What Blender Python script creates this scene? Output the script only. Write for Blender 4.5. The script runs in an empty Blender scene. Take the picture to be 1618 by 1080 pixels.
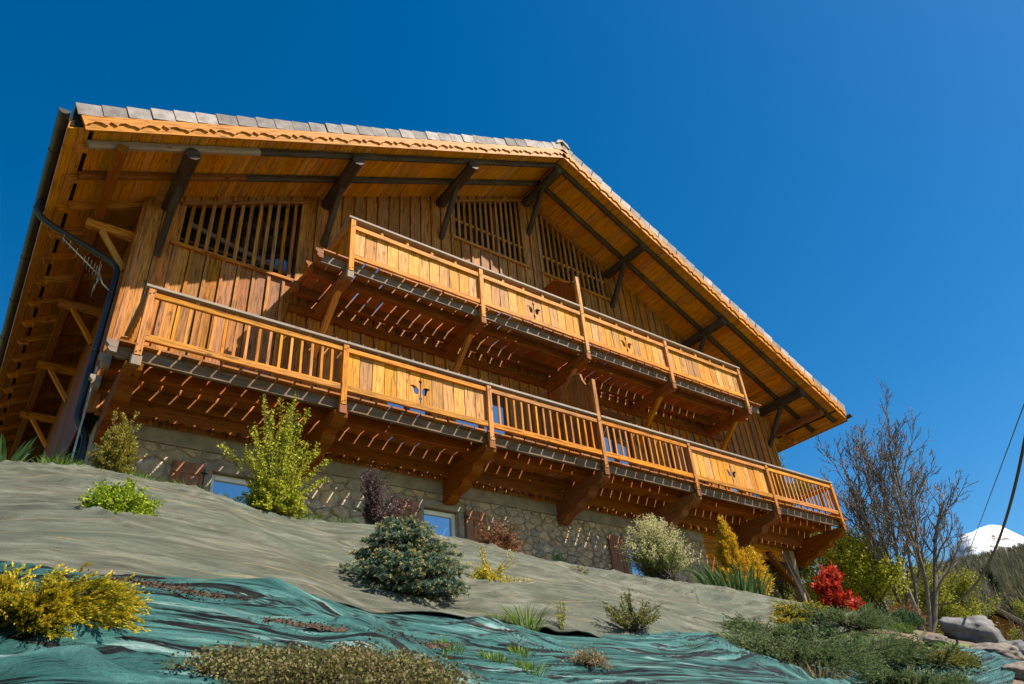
import bpy, math, random
import numpy as np
from mathutils import Vector, Matrix, noise as mnoise
from mathutils.geometry import tessellate_polygon
random.seed(7); RNG = np.random.default_rng(11)
S = bpy.context.scene
COL = S.collection
R = math.radians

# ------------------------------------------------------------------ camera, sky, sun, exposure
def make_camera():
    yaw, pitch, roll = .6811, .5744, -.0928
    f = Vector((math.sin(yaw)*math.cos(pitch), math.cos(yaw)*math.cos(pitch), math.sin(pitch)))
    r = Vector((math.cos(yaw), -math.sin(yaw), 0)); u = r.cross(f)
    r2 = math.cos(roll)*r + math.sin(roll)*u; u2 = -math.sin(roll)*r + math.cos(roll)*u
    c = bpy.data.cameras.new('camera'); c.sensor_width = 36; c.lens = 36*1136.86/1618
    c.clip_start = .1; c.clip_end = 20000
    o = bpy.data.objects.new('camera', c); COL.objects.link(o)
    m = Matrix.Identity(4)
    for i in range(3):
        m[i][0] = r2[i]; m[i][1] = u2[i]; m[i][2] = -f[i]
    m[0][3], m[1][3], m[2][3] = -.8826, -11.7172, -4.1644
    o.matrix_world = m
    S.camera = o
make_camera()
SUN = Vector((.88, -1.0, 1.60)).normalized()          # towards the sun
w = bpy.data.worlds.new('World'); S.world = w; w.use_nodes = True
nt = w.node_tree; nt.nodes.clear()
sky = nt.nodes.new('ShaderNodeTexSky'); sky.sky_type = 'NISHITA'; sky.sun_disc = False
sky.sun_elevation = math.asin(SUN.z); sky.sun_rotation = math.atan2(SUN.x, SUN.y)
sky.altitude = 600; sky.air_density = 1.0; sky.dust_density = .5; sky.ozone_density = 2.3
hs = nt.nodes.new('ShaderNodeHueSaturation'); hs.inputs['Saturation'].default_value = 1.44; hs.inputs['Hue'].default_value = .496; hs.inputs['Value'].default_value = 1.0
bg = nt.nodes.new('ShaderNodeBackground'); bg.inputs['Strength'].default_value = .070
wo = nt.nodes.new('ShaderNodeOutputWorld')
nt.links.new(sky.outputs[0], hs.inputs['Color']); nt.links.new(hs.outputs[0], bg.inputs['Color']); nt.links.new(bg.outputs[0], wo.inputs[0])
sl = bpy.data.lights.new('sun', 'SUN'); sl.energy = 5.0; sl.angle = R(.53); sl.color = (1, .91, .76)
so = bpy.data.objects.new('sun', sl); COL.objects.link(so)
so.rotation_euler = SUN.to_track_quat('Z', 'Y').to_euler(); so.location = (10, -20, 25)
S.view_settings.view_transform = 'Standard'; S.view_settings.look = 'None'
S.view_settings.exposure = 1.04; S.view_settings.gamma = 1.0; S.view_settings.use_curve_mapping = False
S.render.engine = 'CYCLES'

# ------------------------------------------------------------------ materials
class NB:
    """small node helper"""
    def __init__(s, name):
        s.m = bpy.data.materials.new(name); s.m.use_nodes = True; s.t = s.m.node_tree; s.t.nodes.clear()
        s.out = s.n('ShaderNodeOutputMaterial')
    def n(s, kind, **kw):
        nd = s.t.nodes.new(kind)
        for k, v in kw.items():
            if k in nd.inputs: nd.inputs[k].default_value = v
            else: setattr(nd, k, v)
        return nd
    def l(s, a, b): s.t.links.new(a, b)
    def math(s, op, a, b=None, clamp=False):
        nd = s.t.nodes.new('ShaderNodeMath'); nd.operation = op; nd.use_clamp = clamp
        for i, v in enumerate((a, b)):
            if v is None: continue
            if isinstance(v, (int, float)): nd.inputs[i].default_value = v
            else: s.l(v, nd.inputs[i])
        return nd.outputs[0]
    def ramp(s, fac, stops):
        r = s.t.nodes.new('ShaderNodeValToRGB'); e = r.color_ramp.elements
        while len(e) < len(stops): e.new(.5)
        for i, (p, c) in enumerate(stops):
            e[i].position = p; e[i].color = (c[0], c[1], c[2], 1)
        s.l(fac, r.inputs[0]); return r.outputs[0]
    def mix(s, fac, a, b, mode='MIX'):
        m = s.t.nodes.new('ShaderNodeMix'); m.data_type = 'RGBA'; m.blend_type = mode
        for k, v in ((0, fac), (6, a), (7, b)):
            if isinstance(v, (int, float)): m.inputs[k].default_value = v
            elif isinstance(v, tuple): m.inputs[k].default_value = (*v, 1)
            else: s.l(v, m.inputs[k])
        return m.outputs[2]
    def coords(s, kind='Object', scale=(1, 1, 1), rnd=0):
        tc = s.n('ShaderNodeTexCoord'); mp = s.n('ShaderNodeMapping'); mp.inputs['Scale'].default_value = scale
        src = tc.outputs[kind]
        if rnd:
            oi = s.n('ShaderNodeObjectInfo'); v = s.n('ShaderNodeVectorMath', operation='ADD')
            cx = s.n('ShaderNodeCombineXYZ')
            s.l(s.math('MULTIPLY', oi.outputs['Random'], rnd), cx.inputs[0]); s.l(s.math('MULTIPLY', oi.outputs['Random'], rnd*.37), cx.inputs[1])
            s.l(src, v.inputs[0]); s.l(cx.outputs[0], v.inputs[1]); src = v.outputs[0]
        s.l(src, mp.inputs[0]); return mp.outputs[0]
    def noise(s, vec, scale, detail=4, rough=.55, dist=0):
        t = s.n('ShaderNodeTexNoise', Scale=scale, Detail=detail, Roughness=rough, Distortion=dist); s.l(vec, t.inputs['Vector']); return t.outputs['Fac']
    def bsdf(s, col, rough=.7, bump=None, bstr=.3, bdist=.01, **kw):
        b = s.n('ShaderNodeBsdfPrincipled', **{k: v for k, v in kw.items()})
        for k, v in (('Base Color', col), ('Roughness', rough)):
            if isinstance(v, (int, float)): b.inputs[k].default_value = v
            elif isinstance(v, tuple): b.inputs[k].default_value = (*v, 1)
            else: s.l(v, b.inputs[k])
        if bump is not None:
            bn = s.n('ShaderNodeBump', Strength=bstr, Distance=bdist); s.l(bump, bn.inputs['Height']); s.l(bn.outputs[0], b.inputs['Normal'])
        s.l(b.outputs[0], s.out.inputs[0]); return b

def wood(name, c, dark=.55, light=1.25, grey=0, var=.35, rough=.62, knots=True, grain=1.):
    """planed timber, grain along the object's own X axis"""
    n = NB(name)
    v = n.coords('Object', (1.1, 16*grain, 16*grain), rnd=53)
    g = n.noise(v, 2.2, 6, .62, .6)
    v2 = n.coords('Object', (3.0, 90*grain, 90*grain), rnd=31)
    fine = n.noise(v2, 1.0, 3, .6)
    base = n.ramp(g, [(.33, tuple(x*dark for x in c)), (.5, c), (.70, tuple(min(1, x*light) for x in c))])
    base = n.mix(.45, base, n.ramp(fine, [(.32, (.42, .40, .38)), (.6, (1.1, 1.1, 1.1))]), 'MULTIPLY')
    if knots:
        vk = n.coords('Object', (2.0, 5, 5), rnd=77)
        vo = n.n('ShaderNodeTexVoronoi', Scale=1.0); n.l(vk, vo.inputs['Vector'])
        base = n.mix(n.ramp(vo.outputs['Distance'], [(.06, (.9, .9, .9)), (.15, (0, 0, 0))]), base, tuple(x*.22 for x in c))
    if grey:
        gm = n.noise(n.coords('Object', (.8, 3, 3), rnd=19), 1.6, 5, .65)
        base = n.mix(n.ramp(gm, [(.5-grey*.4, (0, 0, 0)), (.75-grey*.2, (grey, grey, grey))]), base, (.30, .26, .235))
    oi = n.n('ShaderNodeObjectInfo')
    hv = n.n('ShaderNodeHueSaturation')
    n.l(base, hv.inputs['Color'])
    n.l(n.math('ADD', n.math('MULTIPLY', oi.outputs['Random'], var), 1-var*.55), hv.inputs['Value'])
    n.l(n.math('ADD', n.math('MULTIPLY', n.math('FRACT', n.math('MULTIPLY', oi.outputs['Random'], 7.31)), .012), .494), hv.inputs['Hue'])
    n.l(n.math('ADD', n.math('MULTIPLY', n.math('FRACT', n.math('MULTIPLY', oi.outputs['Random'], 3.77)), .2), .95), hv.inputs['Saturation'])
    h = n.math('ADD', n.math('MULTIPLY', g, .5), fine)
    n.bsdf(hv.outputs[0], rough, h, .35, .004, **{'Specular IOR Level': .15})
    return n.m

def plain(name, c, rough=.6, metallic=0, nscale=8, amp=.25, bump=.15, rnd=0):
    n = NB(name); v = n.coords('Object', (1, 1, 1), rnd=rnd or 5)
    g = n.noise(v, nscale, 6, .6)
    col = n.ramp(g, [(.28, tuple(x*(1-amp) for x in c)), (.72, tuple(min(1, x*(1+amp)) for x in c))])
    n.bsdf(col, rough, n.noise(v, nscale*4, 4), bump, .006, Metallic=metallic, **{'Specular IOR Level': .2 if rough > .7 else .45})
    return n.m

M = {}
M['honey'] = wood('wood_honey', (.53, .208, .038), .28, 1.35, var=.45)
M['panel'] = wood('wood_panel', (.56, .255, .064), .28, 1.4, var=.55)
M['wall'] = wood('wood_wall', (.38, .155, .048), .25, 1.4, grey=.07, var=.5)
M['soffit'] = wood('wood_soffit', (.56, .235, .030), .45, 1.2, var=.3)
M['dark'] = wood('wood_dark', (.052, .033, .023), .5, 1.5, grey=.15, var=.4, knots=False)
M['red'] = wood('wood_red', (.24, .078, .019), .55, 1.3, var=.35)
M['deck'] = wood('wood_deck', (.34, .125, .032), .6, 1.3, var=.5)
M['rim'] = wood('wood_rim', (.15, .085, .048), .35, 1.5, grey=.3, var=.4)
M['cap'] = wood('wood_cap', (.34, .255, .19), .5, 1.4, grey=.75, var=.3)
M['brownwin'] = wood('wood_window', (.20, .075, .03), .7, 1.2, knots=False)
M['shutter'] = wood('wood_shutter', (.30, .135, .075), .6, 1.3, grey=.2)
M['post'] = wood('wood_post', (.27, .18, .125), .55, 1.3, grey=.5)
M['void'] = plain('dark_interior', (.012, .011, .011), .9)  # near-black colour stands in for the shade behind gaps and openings
M['gutter'] = plain('gutter_zinc', (.075, .068, .06), .45, .6, 3, .3, .05)
M['pipe'] = plain('pipe_grey', (.032, .033, .037), .38, .5, 3, .3, .05)
M['flash'] = plain('flashing_metal', (.42, .41, .43), .5, .3, 12, .35, .2)
M['alu'] = plain('aluminium', (.6, .6, .58), .35, .8, 8, .1, .05)
M['white'] = plain('white_frame', (.78, .78, .77), .35, 0, 5, .05, .03)
M['cement'] = plain('cement', (.27, .225, .175), .9, 0, 4, .3, .5)
M['mortar'] = plain('mortar', (.36, .29, .21), .95, 0, 14, .35, .8)
M['iron'] = plain('iron', (.02, .018, .016), .6, .4)
M['cable'] = plain('cable_black', (.02, .02, .022), .5)
def tile_mat():
    n = NB('roof_tile'); v = n.coords('Object', rnd=41)
    g = n.noise(v, 5, 6, .65)
    c = n.ramp(g, [(.2, (.12, .09, .08)), (.42, (.29, .24, .23)), (.62, (.42, .365, .35)), (.85, (.52, .46, .44))])
    sp = n.noise(v, 26, 3)
    c = n.mix(n.ramp(sp, [(.60, (0, 0, 0)), (.72, (.7, .7, .7))]), c, (.20, .16, .14))
    oi = n.n('ShaderNodeObjectInfo'); hv = n.n('ShaderNodeHueSaturation'); n.l(c, hv.inputs['Color'])
    n.l(n.math('ADD', n.math('MULTIPLY', oi.outputs['Random'], .6), .48), hv.inputs['Value'])
    n.bsdf(hv.outputs[0], .85, g, .5, .01); return n.m
M['tile'] = tile_mat()
def stone_mat(name, island):
    n = NB(name); v = n.coords('Object', rnd=61)
    g = n.noise(v, 9, 9, .72); src = n.n('ShaderNodeNewGeometry').outputs['Random Per Island'] if island else n.n('ShaderNodeObjectInfo').outputs['Random']
    a = n.ramp(src, [(0, (.36, .29, .225)), (.22, (.60, .44, .29)), (.42, (.40, .335, .275)), (.62, (.66, .47, .28)), (.82, (.38, .31, .25)), (1, (.66, .53, .37))])
    c = n.mix(.75, a, n.ramp(g, [(.25, (.25, .23, .21)), (.52, (1, 1, 1)), (.8, (1.45, 1.4, 1.35))]), 'MULTIPLY')
    mo = n.noise(v, 3.3, 6); c = n.mix(n.ramp(mo, [(.56, (0, 0, 0)), (.7, (.75, .75, .75))]), c, (.36, .29, .20))
    n.bsdf(c, .92, n.math('ADD', g, n.noise(v, 30, 4)), 1., .035, **{'Specular IOR Level': .15}); return n.m
M['stone'] = stone_mat('stone', False); M['rubble'] = stone_mat('rubble', True)
def glass_mat(name, c):
    n = NB(name)
    v = n.coords('Object'); w_ = n.noise(v, 1.3, 2)
    n.bsdf(c, .02, w_, .03, .02, Metallic=.85); return n.m
M['glass'] = glass_mat('window_glass', (.38, .46, .50)); M['glass_dark'] = glass_mat('gable_glass', (.10, .115, .13))
def leaf_mat(name, cols, trans=.3, rough=.55):
    n = NB(name); ge = n.n('ShaderNodeNewGeometry')
    k = len(cols)
    c = n.ramp(ge.outputs['Random Per Island'], [(i/(k-1), cc) for i, cc in enumerate(cols)])
    b = n.n('ShaderNodeBsdfPrincipled', Roughness=rough); b.inputs['Specular IOR Level'].default_value = .12
    n.l(c, b.inputs['Base Color'])
    t = n.n('ShaderNodeBsdfTranslucent'); n.l(c, t.inputs['Color'])
    mx = n.n('ShaderNodeMixShader'); mx.inputs[0].default_value = trans
    n.l(b.outputs[0], mx.inputs[1]); n.l(t.outputs[0], mx.inputs[2]); n.l(mx.outputs[0], n.out.inputs[0])
    return n.m
LM = {
 'juniper_gold': [(.30, .25, .015), (.50, .37, .02), (.60, .44, .025), (.38, .31, .02), (.62, .48, .04)],
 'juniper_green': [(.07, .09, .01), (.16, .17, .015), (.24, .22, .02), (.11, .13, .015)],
 'lime': [(.12, .20, .012), (.26, .34, .02), (.36, .42, .03), (.08, .14, .012)],
 'thuja': [(.10, .10, .015), (.34, .26, .03), (.07, .09, .02), (.48, .36, .06), (.16, .16, .02)],
 'tall': [(.14, .18, .015), (.36, .37, .03), (.50, .46, .04), (.24, .27, .02)],
 'purple': [(.05, .025, .035), (.11, .06, .07), (.16, .10, .10), (.07, .04, .05)],
 'russet': [(.12, .045, .025), (.22, .09, .04), (.30, .16, .07), (.16, .06, .03)],
 'spruce': [(.06, .12, .095), (.12, .20, .155), (.19, .28, .20), (.08, .14, .09), (.26, .33, .21)],
 'spruce_tip': [(.44, .35, .13), (.56, .45, .18), (.36, .31, .13)],
 'yellowflower': [(.55, .40, .012), (.62, .50, .03), (.30, .26, .03), (.68, .55, .06)],
 'darkgreen': [(.03, .07, .03), (.06, .12, .05), (.09, .15, .06)],
 'broom': [(.60, .54, .28), (.72, .66, .40), (.36, .34, .12), (.64, .58, .33)],
 'broomgreen': [(.10, .14, .03), (.16, .20, .04), (.22, .25, .06)],
 'iris': [(.06, .12, .035), (.11, .19, .06), (.05, .10, .03), (.19, .27, .11)],
 'goldcon': [(.42, .24, .012), (.72, .42, .015), (.78, .50, .02), (.32, .24, .02), (.66, .34, .015)],
 'redleaf': [(.34, .012, .012), (.52, .03, .02), (.62, .10, .03), (.26, .01, .015), (.50, .06, .02)],
 'creeper': [(.05, .09, .035), (.10, .15, .055), (.15, .20, .08), (.08, .11, .04), (.19, .21, .09)],
 'cover': [(.10, .11, .03), (.17, .16, .05), (.24, .19, .09), (.14, .09, .05), (.19, .20, .06)],
 'chips': [(.05, .028, .016), (.085, .046, .027), (.14, .085, .05), (.035, .02, .014)],
 'olive': [(.09, .11, .02), (.16, .17, .03), (.23, .22, .05), (.12, .09, .03)],
 'grass': [(.07, .15, .015), (.13, .22, .025), (.20, .27, .045), (.09, .16, .02)],
 'drygrass': [(.34, .26, .14), (.42, .34, .20), (.28, .18, .09), (.22, .20, .08)],
 'spring': [(.20, .22, .02), (.34, .33, .035), (.14, .16, .015), (.42, .38, .06)],
 'springpale': [(.26, .24, .05), (.36, .32, .09), (.18, .17, .04), (.34, .25, .07)],
 'conifer': [(.015, .035, .015), (.03, .055, .025), (.045, .07, .03)],
 'holm': [(.07, .12, .06), (.12, .18, .08), (.18, .24, .10), (.05, .08, .04)],
 'wood_far': [(.085, .06, .05), (.13, .095, .075), (.17, .13, .10), (.12, .105, .05), (.20, .16, .12), (.09, .115, .03), (.15, .16, .05), (.03, .05, .022)],
}
L = {k: leaf_mat('leaf_'+k, v) for k, v in LM.items()}
M['bark'] = plain('bark', (.10, .078, .062), .9, 0, 18, .45, .8)
M['bark_dark'] = plain('bark_dark', (.055, .042, .034), .9, 0, 18, .4, .8)
M['bark_grey'] = plain('bark_grey', (.17, .14, .115), .9, 0, 14, .45, .8)

# ------------------------------------------------------------------ geometry helpers
X, Y, Z = Vector((1, 0, 0)), Vector((0, 1, 0)), Vector((0, 0, 1))
CACHE = {}
def link(name, mesh, mat=None, parent=None, mw=None, **props):
    o = bpy.data.objects.new(name, mesh); COL.objects.link(o)
    if mat is not None and mesh is not None and not mesh.materials: mesh.materials.append(mat)
    if mw is not None: o.matrix_basis = mw
    if parent is not None:
        o.parent = parent; o.matrix_parent_inverse = parent.matrix_basis.inverted()
    for k, v in props.items(): o[k] = v
    return o
def thing(name, label, cat, loc, group=None):
    o = bpy.data.objects.new(name, None); COL.objects.link(o); o.empty_display_size = .3
    o.matrix_basis = Matrix.Translation(loc); o['label'] = label; o['category'] = cat
    if group: o['group'] = group
    return o
def frame(origin, ax, ay):
    ax = Vector(ax).normalized(); ay = Vector(ay); ay = (ay - ax*ay.dot(ax)).normalized(); az = ax.cross(ay)
    m = Matrix.Identity(4)
    for i in range(3): m[i][0] = ax[i]; m[i][1] = ay[i]; m[i][2] = az[i]; m[i][3] = origin[i]
    return m
def bar_mesh(l, wd, h, c, mat):
    """bar along X with chamfered long edges"""
    k = (round(l, 3), round(wd, 3), round(h, 3), round(c, 3), mat.name)
    if k in CACHE: return CACHE[k]
    a, b = wd/2, h/2
    ring = [(-a+c, -b), (a-c, -b), (a, -b+c), (a, b-c), (a-c, b), (-a+c, b), (-a, b-c), (-a, -b+c)] if c > 0 else [(-a, -b), (a, -b), (a, b), (-a, b)]
    n = len(ring)
    v = [(-l/2, y, z) for y, z in ring] + [(l/2, y, z) for y, z in ring]
    f = [(i, (i+1) % n, n+(i+1) % n, n+i)[::-1] for i in range(n)] + [tuple(range(n)), tuple(range(2*n-1, n-1, -1))]
    me = bpy.data.meshes.new('bar'); me.from_pydata(v, [], f); me.materials.append(mat); me.update()
    CACHE[k] = me; return me
def bar(name, p0, p1, wd, h, mat, parent, up=Z, c=.006, **props):
    """timber from p0 to p1: wd across, h along the up side"""
    p0, p1 = Vector(p0), Vector(p1); d = p1-p0
    ay = Vector(up).cross(d)
    if ay.length < 1e-6: ay = Vector((0, 1, 0))
    return link(name, bar_mesh(d.length, wd, h, min(c, wd/3, h/3), mat), None, parent, frame((p0+p1)/2, d, ay), **props)
def box(name, x0, x1, y0, y1, z0, z1, mat, parent=None, c=.006, **props):
    """axis aligned box, grain along its longest side"""
    s = (x1-x0, y1-y0, z1-z0); ctr = Vector(((x0+x1)/2, (y0+y1)/2, (z0+z1)/2))
    i = max(range(3), key=lambda k: s[k])
    ax = (X, Y, Z)[i]; ay = (Y, Z, X)[i]
    return link(name, bar_mesh(s[i], s[(i+1) % 3], s[(i+2) % 3], min(c, s[(i+1) % 3]/3, s[(i+2) % 3]/3), mat), None, parent, frame(ctr, ax, ay), **props)
def plate(name, poly, t, origin, ax, ay, mat, parent=None, holes=(), key=None, **props):
    """flat outline (in local x,y) given thickness t along ax x ay"""
    k = None if key is None else (key, mat.name)
    me = CACHE.get(k) if k else None
    if me is None:
        loops = [list(poly)]+[list(h) for h in holes]
        flat = [p for lp in loops for p in lp]; n = len(flat)
        tris = tessellate_polygon([[Vector((p[0], p[1], 0)) for p in lp] for lp in loops])
        v = [(p[0], p[1], 0) for p in flat]+[(p[0], p[1], t) for p in flat]; f = []
        for a, b, c_ in tris:
            A, B, C_ = flat[a], flat[b], flat[c_]
            if (B[0]-A[0])*(C_[1]-A[1])-(B[1]-A[1])*(C_[0]-A[0]) < 0: b, c_ = c_, b
            f.append((a, c_, b)); f.append((a+n, b+n, c_+n))
        o0 = 0
        for li, lp in enumerate(loops):
            m_ = len(lp); ar = sum(lp[i][0]*lp[(i+1) % m_][1]-lp[(i+1) % m_][0]*lp[i][1] for i in range(m_))
            rev = (ar < 0) != (li > 0)
            for i in range(m_):
                a, b = o0+i, o0+(i+1) % m_
                q = (a, b, b+n, a+n); f.append(q[::-1] if rev else q)
            o0 += m_
        me = bpy.data.meshes.new(name); me.from_pydata(v, [], f); me.materials.append(mat); me.update()
        if k: CACHE[k] = me
    return link(name, me, None, parent, frame(origin, ax, ay), **props)
def np_mesh(name, v, f, mat, smooth=False):
    v = np.asarray(v, np.float32); f = np.asarray(f, np.int32); k = f.shape[1]
    me = bpy.data.meshes.new(name); me.vertices.add(len(v)); me.vertices.foreach_set('co', v.ravel())
    me.loops.add(f.size); me.loops.foreach_set('vertex_index', f.ravel())
    me.polygons.add(len(f)); me.polygons.foreach_set('loop_start', np.arange(0, f.size, k, dtype=np.int32))
    if smooth: me.polygons.foreach_set('use_smooth', np.ones(len(f), bool))
    me.materials.append(mat); me.update(calc_edges=True); return me
def tubes_mesh(name, paths, mat, sides=6, smooth=True, cap=True):
    V, F, o = [], [], 0
    for pts, rad in paths:
        pts = np.asarray(pts, float); n = len(pts); rad = np.broadcast_to(np.asarray(rad, float), (n,))
        tg = np.gradient(pts, axis=0); tg /= np.linalg.norm(tg, axis=1)[:, None]+1e-9
        ref = np.array([.31, .87, .38]); s = np.cross(tg, ref); s /= np.linalg.norm(s, axis=1)[:, None]+1e-9; u = np.cross(tg, s)
        a = np.linspace(0, 2*np.pi, sides, endpoint=False)
        ring = pts[:, None]+rad[:, None, None]*(np.cos(a)[None, :, None]*s[:, None]+np.sin(a)[None, :, None]*u[:, None])
        V.append(ring.reshape(-1, 3))
        i, j = np.meshgrid(np.arange(n-1), np.arange(sides), indexing='ij'); j2 = (j+1) % sides
        F.append((o+np.stack([i*sides+j, i*sides+j2, (i+1)*sides+j2, (i+1)*sides+j], -1)).reshape(-1, 4)); o += n*sides
        if cap and sides == 4:
            F.append(np.array([[o-n*sides+3, o-n*sides+2, o-n*sides+1, o-n*sides], [o-4, o-3, o-2, o-1]]))
        elif cap:
            V.append(pts[[0, -1]]); a0, a1 = o, o+1; o += 2; jj = np.arange(sides); b0 = a0-n*sides; b1 = a0-sides
            F.append(np.stack([np.full(sides, a0), b0+(jj+1) % sides, b0+jj, np.full(sides, a0)], -1)[:, [0, 1, 2, 2]])
            F.append(np.stack([np.full(sides, a1), b1+jj, b1+(jj+1) % sides, np.full(sides, a1)], -1)[:, [0, 1, 2, 2]])
    F = np.concatenate(F); V = np.concatenate(V)
    deg = F[:, 2] == F[:, 3]
    if not deg.any(): return np_mesh(name, V, F, mat, smooth)
    fl = [tuple(q) for q in F[~deg].tolist()]+[tuple(q[:3]) for q in F[deg].tolist()]
    me = bpy.data.meshes.new(name); me.from_pydata(V.tolist(), [], fl); me.materials.append(mat)
    if smooth: me.polygons.foreach_set('use_smooth', np.ones(len(me.polygons), bool))
    me.update(); return me
def mass(name, me, parent=None, loc=(0, 0, 0), **props):
    """mesh given in world coordinates whose origin is moved to loc"""
    loc = Vector(loc)
    if loc.length: me.transform(Matrix.Translation(-loc))
    return link(name, me, None, parent, Matrix.Translation(loc), **props)
def jig(a): return random.uniform(-a, a)

# ------------------------------------------------------------------ the ground
CXT = [-6, -.87, -.5, -.02, .46, 1.38, 1.87, 2.93, 4.17, 5.69, 7.0, 8.79, 11.66, 14.17, 15.7, 18.5, 24, 40]
CZT = [-.3, -.22, -.15, -.11, -.13, -.19, -.31, -.37, -.34, -.33, -.47, -.57, -.56, -.76, -1.05, -1.14, -1.2, -1.4]
CAM = (-.8826, -11.7172, -4.1644)
def sst(a, b, t):
    t = np.clip((np.asarray(t, float)-a)/(b-a), 0, 1); return t*t*(3-2*t)
def ground_z(x, y):
    x = np.asarray(x, float); y = np.asarray(y, float)
    zc = np.interp(x, CXT, CZT); d = -(y+1.8)
    s = .56-.24*sst(7, 18, x)
    soft = .25*np.log1p(np.exp(np.clip(d/.25, -30, 30)))
    z = zc-s*np.minimum(soft, 12)-.10*np.maximum(soft-12, 0)+.03*np.maximum(-d, 0)*sst(19, 23, x)
    z = z+.8*sst(-1.9, 0, y)*sst(15, 17, x)*(1-sst(20, 23, x))
    q = (x-12.3)*.494-(y+6.45)*.87
    z = z-2.4*sst(.2, 3.2, q)*sst(4, 9, x)
    dx = x-CAM[0]; dy = y-CAM[1]; r = np.hypot(dx, dy)
    far = np.interp(r, [0, 34, 46, 52, 60, 72, 90, 150, 260, 420, 600, 1200, 4000], [-3.2, -3.0, -2.3, -1.4, 1.6, 4.2, 6.6, 18.5, 43, 73, 78, 80, 90])
    north = sst(-.35, .25, dy/np.maximum(r, 1e-6))
    far = far*north+(1-north)*np.minimum(-6-.05*r, -7)
    wt = sst(27, 40, r)*sst(20, 30, np.abs(x-9.5)+np.maximum(0, -y-14))
    return z*(1-wt)+far*wt
def gz(x, y): return float(ground_z(x, y))
def snoise(p, s, seed=0):
    return np.array([mnoise.noise(Vector((a*s+seed, b*s+seed*.7, seed*1.3))) for a, b in p])

def ground_mat():
    n = NB('ground'); v = n.coords('Object')
    g = n.noise(v, 1.4, 8, .65); f = n.noise(v, 14, 6, .7); big = n.noise(v, .05, 5, .6)
    soil = n.ramp(f, [(.3, (.06, .038, .025)), (.5, (.14, .095, .062)), (.75, (.26, .19, .135))])
    grass = n.ramp(f, [(.3, (.05, .09, .015)), (.6, (.12, .18, .03)), (.8, (.20, .24, .06))])
    near = n.mix(n.ramp(g, [(.5, (0, 0, 0)), (.6, (1, 1, 1))]), soil, grass)
    pos = n.n('ShaderNodeNewGeometry'); sp = n.n('ShaderNodeSeparateXYZ'); n.l(pos.outputs['Position'], sp.inputs[0])
    mead = n.ramp(n.noise(v, .3, 6, .6), [(.35, (.10, .17, .02)), (.65, (.20, .27, .04))])
    wood_ = n.ramp(n.noise(v, .12, 8, .7), [(.3, (.03, .02, .015)), (.6, (.075, .052, .04)), (.75, (.07, .07, .028))])
    h = n.math('ADD', sp.outputs[2], n.math('MULTIPLY', n.math('SUBTRACT', big, .5), 6))
    far = n.mix(n.ramp(n.math('MULTIPLY', h, .01), [(.065, (0, 0, 0)), (.085, (1, 1, 1))]), mead, wood_)
    dist = n.n('ShaderNodeVectorMath', operation='LENGTH'); n.l(pos.outputs['Position'], dist.inputs[0])
    c = n.mix(n.ramp(n.math('MULTIPLY', dist.outputs['Value'], .01), [(.3, (0, 0, 0)), (.42, (1, 1, 1))]), near, far)
    n.bsdf(c, .95, f, .8, .05); return n.m
def build_ground():
    rr = np.concatenate([np.linspace(.05, 14, 90), np.geomspace(14.3, 60, 70), np.geomspace(62, 6000, 60)]); na = 300
    aa = np.linspace(0, 2*np.pi, na, endpoint=False)
    A, RR = np.meshgrid(aa, rr); x = CAM[0]+RR*np.sin(A); y = CAM[1]+RR*np.cos(A)
    z = ground_z(x, y)
    p = np.stack([x.ravel(), y.ravel()], 1)
    nz = snoise(p, .9, 3)*.06+snoise(p, 3.1, 9)*.025; fl = snoise(p, .02, 5)*10
    r1 = RR.ravel()
    under = (1-sst(8.8, 10.2, p[:, 0]))*sst(-5.2, -4.2, p[:, 0])*sst(1.75, 2.1, -p[:, 1])*(1-sst(10.2, 10.8, -p[:, 1]))      # bare soil lies lower where cloth covers it
    z = z.ravel()-.05-.16*under+nz*(r1 < 80)+fl*sst(70, 200, r1)
    v = np.stack([p[:, 0], p[:, 1], z], 1); nr = len(rr)
    i, j = np.meshgrid(np.arange(nr-1), np.arange(na), indexing='ij'); j2 = (j+1) % na
    f = np.stack([i*na+j, (i+1)*na+j, (i+1)*na+j2, i*na+j2], -1).reshape(-1, 4)[:, ::-1]
    mass('ground', np_mesh('ground', v, f, ground_mat(), True), kind='structure')
build_ground()

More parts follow.
